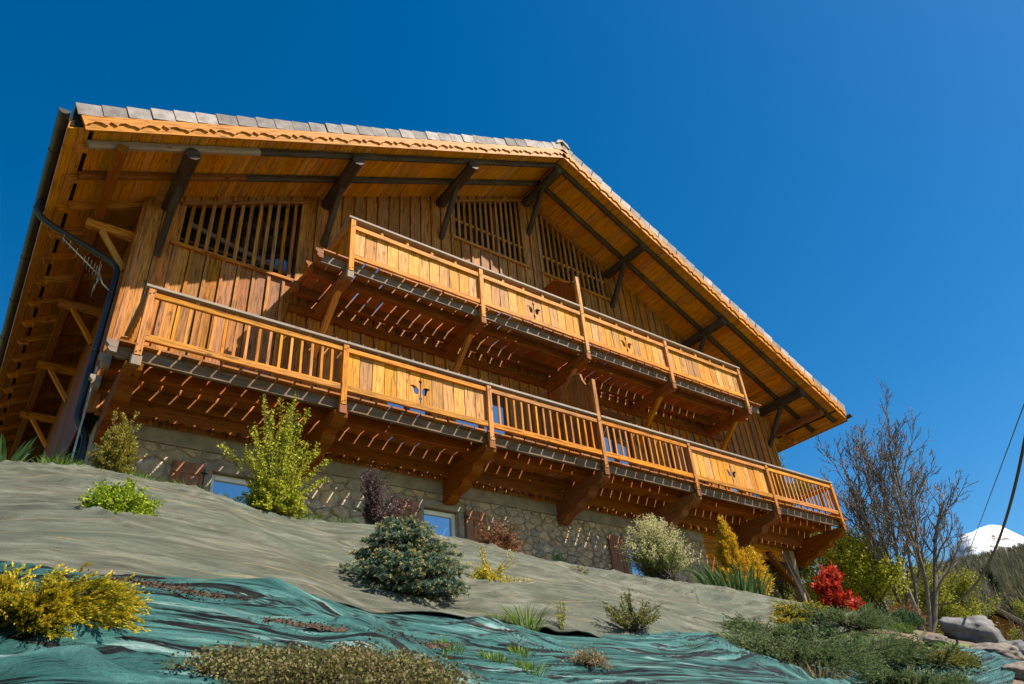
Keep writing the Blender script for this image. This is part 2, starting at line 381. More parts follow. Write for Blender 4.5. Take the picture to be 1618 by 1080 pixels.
def mountain():
    n = NB('snow_rock'); v = n.coords('Object'); ge = n.n('ShaderNodeNewGeometry')
    sp = n.n('ShaderNodeSeparateXYZ'); n.l(ge.outputs['Normal'], sp.inputs[0]); ps = n.n('ShaderNodeSeparateXYZ'); n.l(ge.outputs['Position'], ps.inputs[0])
    k = n.noise(v, .012, 9, .7)
    bare = n.math('ADD', n.math('ADD', n.math('MULTIPLY', k, 2.1), n.math('MULTIPLY', sp.outputs[2], -.55)), n.math('MULTIPLY', ps.outputs[2], -.0024))
    c = n.mix(n.ramp(n.math('ADD', bare, 1.55), [(.32, (0, 0, 0)), (.5, (1, 1, 1))]), (.86, .87, .90), (.12, .10, .10))
    n.bsdf(c, .8, k, .6, 8.0)
    az = np.radians(np.linspace(48, 96, 150)); d = np.linspace(2900, 4800, 46)
    A, D = np.meshgrid(az, d); x = CAM[0]+D*np.sin(A); y = CAM[1]+D*np.cos(A)
    t = (D-2900)/1100; pk = np.where(t < 1, sst(0, 1, t), 1-.55*sst(1, 1.75, t))
    azd = np.degrees(A)
    prof = np.interp(azd, [48, 60, 64, 67, 68.5, 69.6, 70.6, 71.6, 72.6, 74, 77, 82, 96], [180, 360, 520, 690, 835, 915, 935, 905, 850, 780, 620, 460, 250])
    p = np.stack([x.ravel(), y.ravel()], 1)
    rid = (1-np.abs(snoise(p, .0035, 2)))*110+snoise(p, .012, 4)*34+snoise(p, .03, 8)*12-85
    z = (prof*pk).ravel()+rid*np.clip(pk.ravel(), .1, 1)*.55
    nd, naz = A.shape; i, j = np.meshgrid(np.arange(nd-1), np.arange(naz-1), indexing='ij')
    f = np.stack([i*naz+j, i*naz+j+1, (i+1)*naz+j+1, (i+1)*naz+j], -1).reshape(-1, 4)
    mass('mountain', np_mesh('mountain', np.stack([p[:, 0], p[:, 1], z], 1), f, n.m, True), kind='structure')
mountain()

# ------------------------------------------------------------------ weed-control cloth on the bank
def cloth_sheet(name, label, xs, ytop, ybot, nv, off, wr, mat, cat='ground cloth', seed=1, thick=.012):
    """cloth laid on the bank between the edge lines ytop(x) and ybot(x); wr = wrinkle height function(x,y,v)"""
    xs = np.asarray(xs); nx = len(xs); vv = np.linspace(0, 1, nv)
    Xg, Vg = np.meshgrid(xs, vv); yt = ytop(xs)[None]; yb = ybot(xs)[None]
    Yg = yt+(yb-yt)*Vg; p = np.stack([Xg.ravel(), Yg.ravel()], 1)
    z = ground_z(p[:, 0], p[:, 1])+off+wr(p, Vg.ravel())
    v = np.stack([p[:, 0], p[:, 1], z], 1)
    i, j = np.meshgrid(np.arange(nv-1), np.arange(nx-1), indexing='ij')
    f = np.stack([i*nx+j, (i+1)*nx+j, (i+1)*nx+j+1, i*nx+j+1], -1).reshape(-1, 4)
    me = np_mesh(name, v, f, mat, True)
    uv = me.uv_layers.new(name='UVMap'); li = np.empty(len(me.loops), np.int32); me.loops.foreach_get('vertex_index', li)
    sl_ = (Yg+.05*Xg).ravel()
    uv.data.foreach_set('uv', np.stack([p[li, 0], sl_[li]], 1).astype(np.float32).ravel())
    o = mass(name, me, loc=(float(xs[nx//2]), float(ybot(xs)[nx//2]), gz(xs[nx//2], ybot(xs)[nx//2])), label=label, category=cat)
    md = o.modifiers.new('thickness', 'SOLIDIFY'); md.thickness = thick; md.offset = -1
    return o
def grey_cloth_mat():
    n = NB('cloth_grey'); tc = n.n('ShaderNodeTexCoord'); sp = n.n('ShaderNodeSeparateXYZ'); n.l(tc.outputs['UV'], sp.inputs[0])
    st = n.n('ShaderNodeMapping'); st.inputs['Scale'].default_value = (1.6, 9, 1); st.inputs['Rotation'].default_value = (0, 0, .12); n.l(tc.outputs['UV'], st.inputs[0])
    g = n.noise(st.outputs[0], .9, 7, .65); g2 = n.noise(tc.outputs['UV'], .6, 5, .6); fine = n.noise(st.outputs[0], 40, 3, .6)
    c = n.ramp(g, [(.33, (.055, .056, .042)), (.5, (.120, .122, .092)), (.64, (.205, .208, .165))])  # dark streaks put wrinkle shade into the colour
    c = n.mix(n.ramp(g2, [(.45, (0, 0, 0)), (.65, (.55, .55, .55))]), c, (.098, .132, .098))
    c = n.mix(.6, c, n.ramp(fine, [(.3, (.55, .55, .55)), (.65, (1.2, 1.2, 1.2))]), 'MULTIPLY')
    wob = n.math('MULTIPLY', n.math('SUBTRACT', n.noise(tc.outputs['UV'], .5, 2), .5), .05)
    ph = n.math('FRACT', n.math('MULTIPLY', n.math('ADD', sp.outputs[1], wob), 3.3))
    line = n.math('LESS_THAN', ph, .02)
    c = n.mix(n.math('MULTIPLY', line, n.ramp(n.noise(tc.outputs['UV'], 3.5, 3), [(.3, (.35, .35, .35)), (.6, (.9, .9, .9))])), c, (.30, .22, .10))
    n.bsdf(c, .5, n.math('ADD', fine, n.math('MULTIPLY', g, 4)), .8, .022, **{'Specular IOR Level': .14}); return n.m
def green_cloth_mat():
    n = NB('cloth_green'); tc = n.n('ShaderNodeTexCoord'); st = n.n('ShaderNodeMapping'); st.inputs['Scale'].default_value = (.7, 13, 1); n.l(tc.outputs['UV'], st.inputs[0])
    g = n.noise(st.outputs[0], 1.3, 7, .62, .5); g2 = n.noise(st.outputs[0], 1.25, 9, .7, .8)
    c = n.ramp(g, [(.30, (.011, .052, .050)), (.45, (.026, .106, .100)), (.58, (.062, .18, .17)), (.68, (.24, .36, .34))])  # pale streaks painted in as highlights on the folds
    c = n.mix(n.ramp(g2, [(.528, (0, 0, 0)), (.55, (1, 1, 1))]), c, n.ramp(g, [(.5, (.003, .004, .005)), (.75, (.02, .012, .012))]))  # black streaks: dark sheeting showing beneath, and fold shade painted in
    fine = n.noise(tc.outputs['UV'], 90, 2, .5)
    c = n.mix(.35, c, n.ramp(fine, [(.35, (.6, .6, .6)), (.62, (1.15, 1.15, 1.15))]), 'MULTIPLY')
    n.bsdf(c, .42, n.math('ADD', g2, g), 1., .07, **{'Specular IOR Level': .22}); return n.m
def bot_grey(x): return np.interp(x, [-4, -.7, -.16, 1.45, 2.4, 3.0, 3.7, 4.75, 6, 7.96, 10.2, 12, 16], [-6.1, -6.28, -6.46, -6.31, -6.05, -6.0, -6.32, -6.26, -5.95, -5.5, -5.15, -4.9, -4.2])
def ridge(p, sx, sy, seed):
    q = p*np.array([sx, sy]); a = snoise(q, 1., seed); return (1-np.abs(a)*2).clip(0, 1)**3
def wr_grey(p, v):
    r = snoise(p, .8, 2)*.05+ridge(p, .35, 2.2, 5)*.04+ridge(p+np.stack([p[:, 1]*.8, p[:, 1]*0], 1), .5, 2.6, 8)*.045+snoise(p*np.array([.8, 4]), 1.6, 3)*.014+ridge(p+np.stack([p[:, 1]*-1.1, p[:, 1]*0], 1), 1.1, 2.2, 31)*.03*sst(.2, .8, snoise(p, .6, 40)+.5)
    # a long diagonal fold on the right
    t = (p[:, 1]+2.6)*1.0+(p[:, 0]-8.2)*.62
    r += .09*np.exp(-(t/.10)**2)*sst(7.3, 8.2, p[:, 0])*(1-sst(10.8, 11.6, p[:, 0]))-.05*np.exp(-((t-.2)/.13)**2)*sst(7.5, 8.6, p[:, 0])*(1-sst(10.6, 11.4, p[:, 0]))
    rg = np.random.default_rng(77)
    for _ in range(110):                                              # pulled creases running out of the crest and the planting holes
        x0, v0, an, ln_, w_, h_ = rg.uniform(-1.5, 12), rg.uniform(0, 1)**1.4, rg.normal(-.25, .30), rg.uniform(.3, 1.2), rg.uniform(.016, .04), rg.uniform(.015, .045)
        y0 = -1.75-v0*4.4; ca_, sa_ = math.cos(an), math.sin(an); dx_, dy_ = p[:, 0]-x0, p[:, 1]-y0
        al = dx_*ca_+dy_*sa_; ac = -dx_*sa_+dy_*ca_+.06*np.sin(al*3+x0)
        r = r+h_*np.exp(-(al/ln_)**4)*np.exp(-(ac/w_)**2)
    edge = .05*np.exp(-(v/.012)**2)
    return r+edge*(.6+.8*snoise(p, 2.5, 7))-.045*sst(.92, 1, v)
def wr_green(p, v):
    q = p+np.stack([p[:, 0]*0, snoise(p, .5, 12)*.5], 1)
    fold = ridge(q, .25, 3.6, 15)*.10+ridge(q, .45, 7.5, 18)*.07+ridge(q+np.stack([q[:, 1]*.5, q[:, 1]*0], 1), .8, 11.0, 25)*.045
    return snoise(p, .7, 4)*.03+sst(.0, .16, v)*fold*(.35+.9*sst(-.2, .35, snoise(p, .8, 33)))+snoise(q*np.array([.5, 9]), 1.0, 21)*.012-.035*(1-sst(.0, .05, v))
def build_cloths():
    gm, gr = grey_cloth_mat(), green_cloth_mat()
    cloth_sheet('ground_cloth', 'grey woven weed cloth stretched over the upper bank below the house', np.linspace(-4, 13.6, 560),
                lambda x: -1.72+.10*np.sin(x*2.1)+.06*np.sin(x*5.3), bot_grey, 210, .05, wr_grey, gm)
    cloth_sheet('ground_cloth', 'wrinkled dark green weed cloth covering the lower bank', np.linspace(-5, 9.2, 340),
                lambda x: bot_grey(x)+.28, lambda x: np.full_like(np.asarray(x, float), -10.6)+.15*np.sin(x), 260, .012, wr_green, gr)
    cloth_sheet('ground_cloth', 'bright green strip of weed cloth beside the pale boulders', np.linspace(9.3, 11.9, 60),
                lambda x: np.interp(x, [9.3, 11.9], [-6.35, -6.15]), lambda x: np.interp(x, [9.3, 11.9], [-7.6, -7.0]), 30, .05, lambda p, v: ridge(p, .8, 4, 3)*.04, gr)
build_cloths()

# ------------------------------------------------------------------ the chalet
XR, SLP, ZR, XL, XE, OV, LW, DEP = 9.586, .52, 11.63, -1.444, 20.62, 1.846, 19.03, 15.0
def zt(x): return ZR-SLP*abs(x-XR)
CS = 1/math.sqrt(1+SLP*SLP); SN = SLP*CS
DL = Vector((CS, 0, SN)); DR = Vector((CS, 0, -SN))           # along the left slope (upwards) and the right slope (downwards)
NL = Vector((-SN, 0, CS)); NR = Vector((SN, 0, CS))
chalet = thing('chalet', 'large wooden chalet with two carved balconies above a stone base', 'chalet', (9.5, 7, -.6))


def build_roof():
    # core slab between soffit and tiles: the two slopes
    v, f = [], []
    for (xa, xb) in ((XL+.03, XR), (XR, XE-.03)):
        for y in (-OV+.02, DEP+1.2):
            for x in (xa, xb):
                v += [(x, y, zt(x)-.485), (x, y, zt(x)-.06)]
    for o in (0, 8):
        a = [o+i for i in range(8)]
        f += [(a[0], a[1], a[3], a[2]), (a[4], a[6], a[7], a[5]), (a[1], a[5], a[7], a[3]), (a[0], a[2], a[6], a[4]), (a[0], a[4], a[5], a[1]), (a[2], a[3], a[7], a[6])]
    me = bpy.data.meshes.new('roof'); me.from_pydata(v, [], f); me.materials.append(M['tile']); me.materials.append(M['void']); me.update()
    for q in me.polygons:
        if q.index % 6 != 2: q.material_index = 1  # all but the tops blackened, so the eaves slot looks shaded
    roof = mass('roof', me, chalet, (XR, 6, ZR-.3))
    # verge tiles stepping down both rakes
    tl = .386
    for side in (0, 1):
        n = 32
        for i in range(n):
            s = (i+.5)*tl if side == 0 else (i+.5)*tl+.05
            x = XL+CS*s if side == 0 else XR+CS*s
            if side == 1 and x > XE-.12: continue
            d, nn = (DL, NL) if side == 0 else (DR, NR)
            up = (nn+d*.10) if side == 0 else (nn-d*.10)         # the low end of each tile rides on the next one
            dd = Y.cross(up).normalized()
            p = Vector((x, -OV-.05+jig(.014), zt(x)-.02+jig(.012)))
            # L-shaped verge tile: cover on top, flap hanging down the front
            prof = [(0, 0), (.0, -.235), (.028, -.235), (.028, -.03), (.36, -.03), (.36, 0)]
            plate('verge_tile', prof, tl*.945, p-dd*tl*.5, Y, up, M['tile'], roof, key='verge')
    for k in range(3):
        plate('ridge_tile', [(-.25, -.17), (-.17, -.03), (0, .055), (.17, -.03), (.25, -.17), (.2, -.17), (0, .0), (-.2, -.17)], -.42, (XR, -OV-.08+k*.40, ZR+.02), X, Z, M['tile'], roof, key='ridgetile')
    # barge boards: plain board with a scalloped fretted board in front of it
    def scallop(length):
        top = [(length, .16), (0, .16)]; bot = []
        per = .83; nper = int(length/per)+1
        motif = [(0, -.05), (.035, -.02), (.06, .0), (.10, .005), (.17, .045), (.25, .035), (.31, -.005), (.345, -.02), (.38, .03), (.415, .055), (.45, .02), (.49, -.015), (.55, .035), (.63, .045), (.70, .005), (.765, .0), (.795, -.02)]
        for i in range(nper):
            for a, b in motif:
                if i*per+a < length: bot.append((i*per+a, b))
        return bot+[(length, -.01)]+top
    for side in (0, 1):
        ln = (XR-XL)/CS if side == 0 else (XE-XR)/CS
        o = Vector((XL, 0, zt(XL))) if side == 0 else Vector((XR, 0, ZR)); d, nn = (DL, NL) if side == 0 else (DR, NR)
        for nm, dy, prof in (('barge_board', -OV, [(0, -.535), (ln, -.535), (ln, -.27), (0, -.27)]), ('fretwork_board', -OV-.032, [(a, b-.43) for a, b in scallop(ln)])):
            # local x along the slope, local y square to it; thickness towards the viewer is -Y on the left slope
            plate(nm, prof, .03, o+Vector((0, dy+(.0 if nm == 'barge_board' else 0), 0)), d, nn, M['honey'], roof)
    # soffit boards run parallel to the ridge
    bw = .165
    for side in (0, 1):
        ln = (XR-XL)/CS if side == 0 else (XE-XR)/CS
        k = int(ln/bw)
        for i in range(k):
            s = (i+.5)*bw; x = XL+CS*s if side == 0 else XR+CS*s
            edge = x if side == 0 else LW-x
            slot = .06 if -1.13 < edge < -.97 else 0                # open ventilation slot near the eaves
            x += (-.03 if side else .03)*(slot > 0)
            y1 = DEP if (edge < .3) else .4
            d = DL if side == 0 else DR
            bar('soffit_board', (x, -OV+.035, zt(x)-.512), (x, y1, zt(x)-.512), bw-.006-slot, .024, M['soffit'], roof, up=NL if side == 0 else NR, c=.004)
    # rafters
    ys = [-1.52, -.72]+[.14+.83*i for i in range(15)]
    for i, y in enumerate(ys):
        gable = i < 2
        for side in (0, 1):
            if side == 1 and not gable and y > 4: continue
            x0 = -1.12 if side == 0 else LW+1.3; x1 = XR if gable else (.5 if side == 0 else LW-.5)
            if side == 1 and gable: x1 = XR+.01
            p0, p1 = Vector((x0, y, zt(x0)-.60)), Vector((x1, y, zt(x1)-.60))
            if gable:
                sp = 1.55
                q = Vector((sp if side == 0 else LW-sp+.3, y, 0)); q.z = zt(q.x)-.60
                bar('rafter', p0, q, .12, .15, (M['post'] if i == 0 else M['red']) if side == 0 else M['dark'], roof, up=NL if side == 0 else NR, c=.035)  # front left rafter: paler outer length paints in its sunlit end
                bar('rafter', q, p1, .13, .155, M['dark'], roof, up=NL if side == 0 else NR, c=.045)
            else:
                bar('rafter', p0, p1, .11, .15, M['honey'], roof, up=NL if side == 0 else NR, c=.012)
            # carved rafter tail
            dirn = (p0-p1).normalized(); nn = NL if side == 0 else NR
            prof = [(0, .072), (.17, .072), (.17, .03), (.14, -.0), (.15, -.035), (.10, -.06), (.04, -.055), (0, -.072)]
            plate('rafter_tail', prof, .10, p0+Vector((0, -.05 if side == 1 else .05, 0)), dirn, nn, M['honey'], roof, key=('tail', side))
    # fascia boards and gutter
    for side in (0, 1):
        xf = XL+.02 if side == 0 else XE-.02; zf = zt(xf)
        box('fascia_board', xf-.015, xf+.015, -OV+.03, DEP, zf-.52, zf-.27, M['honey'], roof)
        box('fascia_strip', xf-.03 if side == 0 else xf+.016, xf-.016 if side == 0 else xf+.03, -OV+.03, DEP, zf-.36, zf-.27, M['cap'], roof)
build_roof()

PURL = [.42, 3.56, 6.617, XR, 2*XR-6.617, 2*XR-3.56, 2*XR-.42]
def build_timbers():
    for i, x in enumerate(PURL):
        zc = zt(x)-.80 if abs(x-XR) > .1 else zt(x)-.84
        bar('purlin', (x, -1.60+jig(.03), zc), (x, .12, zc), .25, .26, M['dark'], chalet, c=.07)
        bar('purlin_brace', (x, -.80, zc-.10), (x, .02, zc-1.20), .13, .14, M['dark'], chalet, up=Y, c=.03)
    for x, rng in ((-.63, (-1.62, DEP-.4)), (LW+.66, (-1.55, DEP-.4))):
        zc = zt(x)-.755
        bar('eave_purlin', (x, rng[0], zc), (x, rng[1], zc), .17, .17, M['red'], chalet, c=.02)
        sg = -1 if x < 0 else 1; xw = 0 if x < 0 else LW
        for y in (.34, 3.15, 5.95, 8.75):
            if sg > 0 and y > 4: continue
            bar('eave_arm', (x+sg*.16, y, zc-.19), (xw-sg*.05, y, zc-.19), .13, .17, M['honey'], chalet, c=.015)
            bar('arm_brace', (x+sg*-.12, y, zc-.27), (xw, y, zc-.98), .09, .10, M['honey'], chalet, up=Y, c=.01)
    # half-round gutters with joints
    for side in (0, 1):
        gx = XL-.10 if side == 0 else XE+.10; zg = zt(XL)-.30 if side == 0 else zt(XE)-.30
        n = 14; a = np.linspace(math.pi*.98, math.pi*2.02, n); ring = [(.085*math.cos(t), .085*math.sin(t)) for t in a]
        ring += [(.075*math.cos(t), .075*math.sin(t)) for t in a[::-1]]
        g = plate('gutter', ring, -(DEP+OV+.1), (gx, -OV-.10, zg), X, Z, M['gutter'], chalet)
        cap = [(.083*math.cos(t), .083*math.sin(t)) for t in a]
        plate('gutter_end', cap, -.006, (gx, -OV-.106, zg), X, Z, M['gutter'], g)
        for y in np.arange(-1.0, 12, 1.6):
            plate('gutter_joint', [(.094*math.cos(t), .094*math.sin(t)) for t in a]+[(.0855*math.cos(t), .0855*math.sin(t)) for t in a[::-1]], -.035, (gx, y, zg), X, Z, M['gutter'], g, key='gjoint')
    def smooth(pts, k=3):
        p = [Vector(q) for q in pts]
        for _ in range(k):
            q = [p[0]]
            for a, b in zip(p, p[1:]): q += [a.lerp(b, .25), a.lerp(b, .75)]
            p = q+[p[-1]]
        return np.array([list(q) for q in p])
    gx = XL-.10; zg = zt(XL)-.38
    dp = mass('downpipe', tubes_mesh('downpipe', [(smooth([(gx, .32, zg), (gx, .34, zg-.24), (gx+.2, .34, zg-.42), (-.45, .26, 4.72), (-.12, .2, 4.52), (-.10, .16, 4.25), (-.10, .15, 2.6), (-.10, .15, 1.62), (-.09, .15, 1.42), (.09, .15, 1.22), (.10, .15, .95), (.10, .15, -.2)]), .055)], M['pipe'], 10), chalet, (-.1, .15, 2))
    for z in (3.9, 2.7):
        mass('pipe_clip', tubes_mesh('pipe_clip', [([(-.10, .15, z-.02), (-.10, .15, z+.02)], .062)], M['pipe'], 10), dp, (-.1, .15, z))
build_timbers()

BAT0, BATP = .10, .298
ZLOW = 1.62
grilles = [(.68, 3.06, 5.27), (7.02, 9.38, 8.31), (9.98, 12.5, 8.31)]
doors = [(5.15, 6.25, 2.0, 4.05), (6.82, 8.36, 2.0, 4.05), (11.2, 12.35, 2.0, 4.25), (16.1, 16.75, 2.0, 4.05), (17.0, 17.85, 2.0, 4.05), (8.0, 9.2, 5.05, 6.95), (11.0, 12.4, 5.05, 6.95), (4.25, 5.2, 5.05, 6.75)]
def gtop(x): return zt(x)-.73
def build_gable():
    # backing set behind the cladding
    prof = [(0.02, ZLOW), (LW-.02, ZLOW), (LW-.02, zt(LW)-.50), (XR, ZR-.50), (0.02, zt(0)-.50)]
    wall = plate('gable_wall', prof, .1, (0, .46, 0), X, Z, M['void'], chalet)
    # boards, split round the openings
    opens = [(a, b, z0, None) for a, b, z0 in grilles]+[(a, b, c_, d) for a, b, c_, d in doors]
    edges = [0]+[BAT0+BATP*i for i in range(64) if BAT0+BATP*i < LW-.08]+[LW]
    for a, b in zip(edges, edges[1:]):
        cuts = sorted({a, b}|{e for o in opens for e in o[:2] if a+.01 < e < b-.01}|({XR} if a < XR < b else set()))
        for xa, xb in zip(cuts, cuts[1:]):
            xm = (xa+xb)/2
            segs = [(ZLOW-.1+jig(.01), None)]                          # (z from, z to) ; None = the roof line
            for o in opens:
                if o[0] <= xm <= o[1]:
                    lo, hi = o[2], (o[3] if o[3] is not None else 'g')
                    new = []
                    for s0, s1 in segs:
                        top = 99 if s1 is None else (98 if s1 == 'g' else s1)
                        if s0 == 'g' or lo < s0 or lo > top: new.append((s0, s1)); continue
                        new.append((s0, lo)); new.append((hi, s1))
                    segs = new
            for s0, s1 in segs:
                f0 = (lambda x: gtop(x)) if s0 == 'g' else (lambda x, s0=s0: s0)
                f1 = (lambda x: zt(x)-.50) if s1 is None else (lambda x, s1=s1: s1)
                if f1(xm)-f0(xm) < .03: continue
                g = .002; zm = (f0(xm)+f1(xm))/2
                g = .041 if xb in edges[1:-1] else .002; poly = [(f0(xa)-zm, xa+.002-xm), (f1(xa)-zm, xa+.002-xm), (f1(xb)-zm, xb-g-xm), (f0(xb)-zm, xb-g-xm)]
                plate('wall_board', poly, .03, (xm, jig(.003), zm), Z, X, M['wall'], wall)
    # battens over the joints
    for x in edges[1:-1]:
        segs = [(ZLOW-.08, zt(x)-.51)]
        for o in opens:
            if o[0]-.03 < x < o[1]+.03:
                hi = o[3] if o[3] is not None else gtop(x); new = []
                for s0, s1 in segs:
                    if o[2] < s0 or o[2] > s1: new.append((s0, s1)); continue
                    new += [(s0, o[2]), (hi, s1)]
                segs = new
        for s0, s1 in segs:
            if s1-s0 > .05: bar('wall_batten', (x, -.018+jig(.002), s0), (x, -.018+jig(.002), s1), .062, .036, M['wall'], wall, up=Y, c=.003)
    for x in (.035, LW-.035): bar('corner_board', (x, -.015, ZLOW-.1), (x, -.015, zt(x)-.51), .09, .03, M['wall'], wall, up=Y)
    # slatted grilles in the gable, glazing behind them
    for gi, (a, b, z0) in enumerate(grilles):
        gr = plate('gable_grille', [(a, z0), (b, z0), (b, gtop(b)), (a, gtop(a))], .012, (0, .30, 0), X, Z, M['glass_dark'], chalet)
        n = int(round((b-a)/.187)); p = (b-a)/n
        for i in range(n+1):
            x = a+p*i
            bar('slat', (x, .01, z0-.02), (x, .01, gtop(x)+.01), .072 if 0 < i < n else .11, .035, M['wall'], gr, up=Y, c=.003)
        bar('grille_sill', (a-.08, -.04, z0-.01), (b+.08, -.04, z0-.01), .06, .075, M['wall'], gr)
        bar('grille_head', (a-.05, -.04, gtop(a-.05)+.01), (b+.05, -.04, gtop(b+.05)+.01), .06, .065, M['wall'], gr, up=NL if gi < 2 else NR)
        for x in (a, b): box('jamb', x-.02, x+.02, .03, .30, z0, gtop(x), M['wall'], gr)
        if gi: bar('mid_rail', (a, .06, z0+.72), (b, .06, z0+.72), .05, .075, M['panel'], gr)
        else: bar('mid_rail', (a+.2, .2, z0+.75), (b, .2, z0+.28), .06, .10, M['post'], gr)
        for x in np.linspace(a, b, 4)[1:-1]: box('mullion', x-.03, x+.03, .262, .287, z0, gtop(x), M['brownwin'], gr)
        box('window_rail', a, b, .264, .286, z0+.35, z0+.41, M['brownwin'], gr)
    # windows and glazed doors on the balconies
    for a, b, z0, z1 in doors:
        d = box('balcony_door', a, b, .11, .13, z0, z1, M['glass'], chalet, c=0)
        for x in (a+.04, b-.04): box('door_stile', x-.04, x+.04, .06, .109, z0, z1, M['brownwin'], d)
        nm = 1 if b-a > .9 else 0
        for i in range(nm): box('door_stile', (a+b)/2-.05, (a+b)/2+.05, .06, .109, z0, z1, M['brownwin'], d)
        for z in (z0+.05, z1-.05): box('door_rail', a+.08, b-.08, .062, .107, z-.05, z+.05, M['brownwin'], d)
        box('door_lintel', a-.12, b+.12, -.045, .0, z1, z1+.13, M['red'], d)
        for x in (a-.04, b+.04): box('door_casing', x-.05, x+.05, -.04, .10, z0, z1-.002, M['wall'], d)
    # left and right side walls
    for side, x in ((0, .0), (1, LW)):
        xa, xb = (.03, .12) if side == 0 else (LW-.12, LW-.03)
        sw = box('side_wall', xa, xb, .47, DEP, ZLOW+.1, zt(x)-.62, M['void'], chalet, c=0)
        for i in range(34):
            y = .02+i*.30
            if side == 1 and i > 12: break
            box('wall_board', (0.0 if side == 0 else LW-.03), (.03 if side == 0 else LW), y, y+.285, ZLOW, zt(x)-.6+jig(.01), M['red'] if side == 0 else M['wall'], sw)
    box('corner_flashing', -.035, -.012, .0, .10, .35, 2.35, M['flash'], chalet, c=.002)
    box('rear_wall', .2, LW-.2, DEP-.2, DEP-.02, -.5, zt(.2)-.6, M['void'], chalet, c=0)
build_gable()

# ------------------------------------------------------------------ balconies
POSTX = [.31, 3.54, 6.62, 9.61, 12.55, 15.62, 18.65]
def fleur():
    """cut-out motif centred on (0,0): arrow stem and two leaves; local x is up, local y is to the right"""
    stem = [(.235, .0), (.17, .012), (.145, .04), (.12, .012), (.02, .012), (-.10, .012), (-.135, .035), (-.16, .014), (-.235, .012)]
    leaf = [(-.015, .035), (-.075, .045), (-.095, .085), (-.075, .125), (-.02, .14), (.03, .15), (.055, .185), (.05, .225), (.085, .19), (.092, .13), (.07, .075), (.03, .04)]
    return stem, leaf
def panel_bay(par, x0, x1, z0, z1, y, motif):
    n = 12; w_ = (x1-x0)/n; stem, leaf = fleur(); zm = (z0+z1)/2; h = (z1-z0)/2
    for i in range(n):
        xa, xb = x0+w_*i+.0025, x0+w_*(i+1)-.0025; xm = (xa+xb)/2; hw = (xb-xa)/2
        if motif and i in (5, 6):
            sg = 1 if i == 6 else -1; ins = -hw*sg                     # the inner edge of this half
            k = min(1, hw*2/.25)*1.02
            outer = [(-h, ins+sg*2*hw), (h, ins+sg*2*hw), (h, ins)]+[(a*h/.30, ins+sg*b) for a, b in stem]+[(-h, ins)]
            plate('panel_board', outer, .024, (xm, y+jig(.003), zm), Z, X, M['panel'], par, holes=[[(a, ins+sg*b*k) for a, b in leaf]])
        else:
            bar('panel_board', (xm, y+.012+jig(.006), z0), (xm, y+.012+jig(.006), z1), hw*2-.006, .024, M['panel'], par, up=Y, c=.003)
def baluster_bay(par, x0, x1, z0, z1, y):
    n = max(3, int(round((x1-x0)/.187)))
    for i in range(1, n):
        x = x0+(x1-x0)*i/n
        bar('baluster', (x+jig(.004), y, z0), (x+jig(.004), y, z1), .048, .03, M['honey'], par, up=Y, c=.003)
def side_rail(par, x, yf, zs, solid):
    cap0, cap1, r0, r1, b0, b1 = zs
    box('side_rail', x-.03, x+.03, yf+.06, -.03, r0, r1, M['honey'], par); box('side_rail', x-.03, x+.03, yf+.06, -.03, b0, b1, M['honey'], par)
    box('side_handrail', x-.08, x+.08, yf+.12, -.03, cap0+.003, cap1-.003, M['cap'], par)
    n = 6 if solid else 8
    for i in range(n):
        y = yf+.12+(i+.5)*(-yf-.18)/n
        if solid: bar('panel_board', (x, y, b1-.02), (x, y, r0+.02), .024, (-yf-.18)/n-.005, M['panel'], par, up=Y, c=.003)
        else: bar('baluster', (x, y, b1), (x, y, r0), .03, .045, M['honey'], par, up=Y, c=.003)
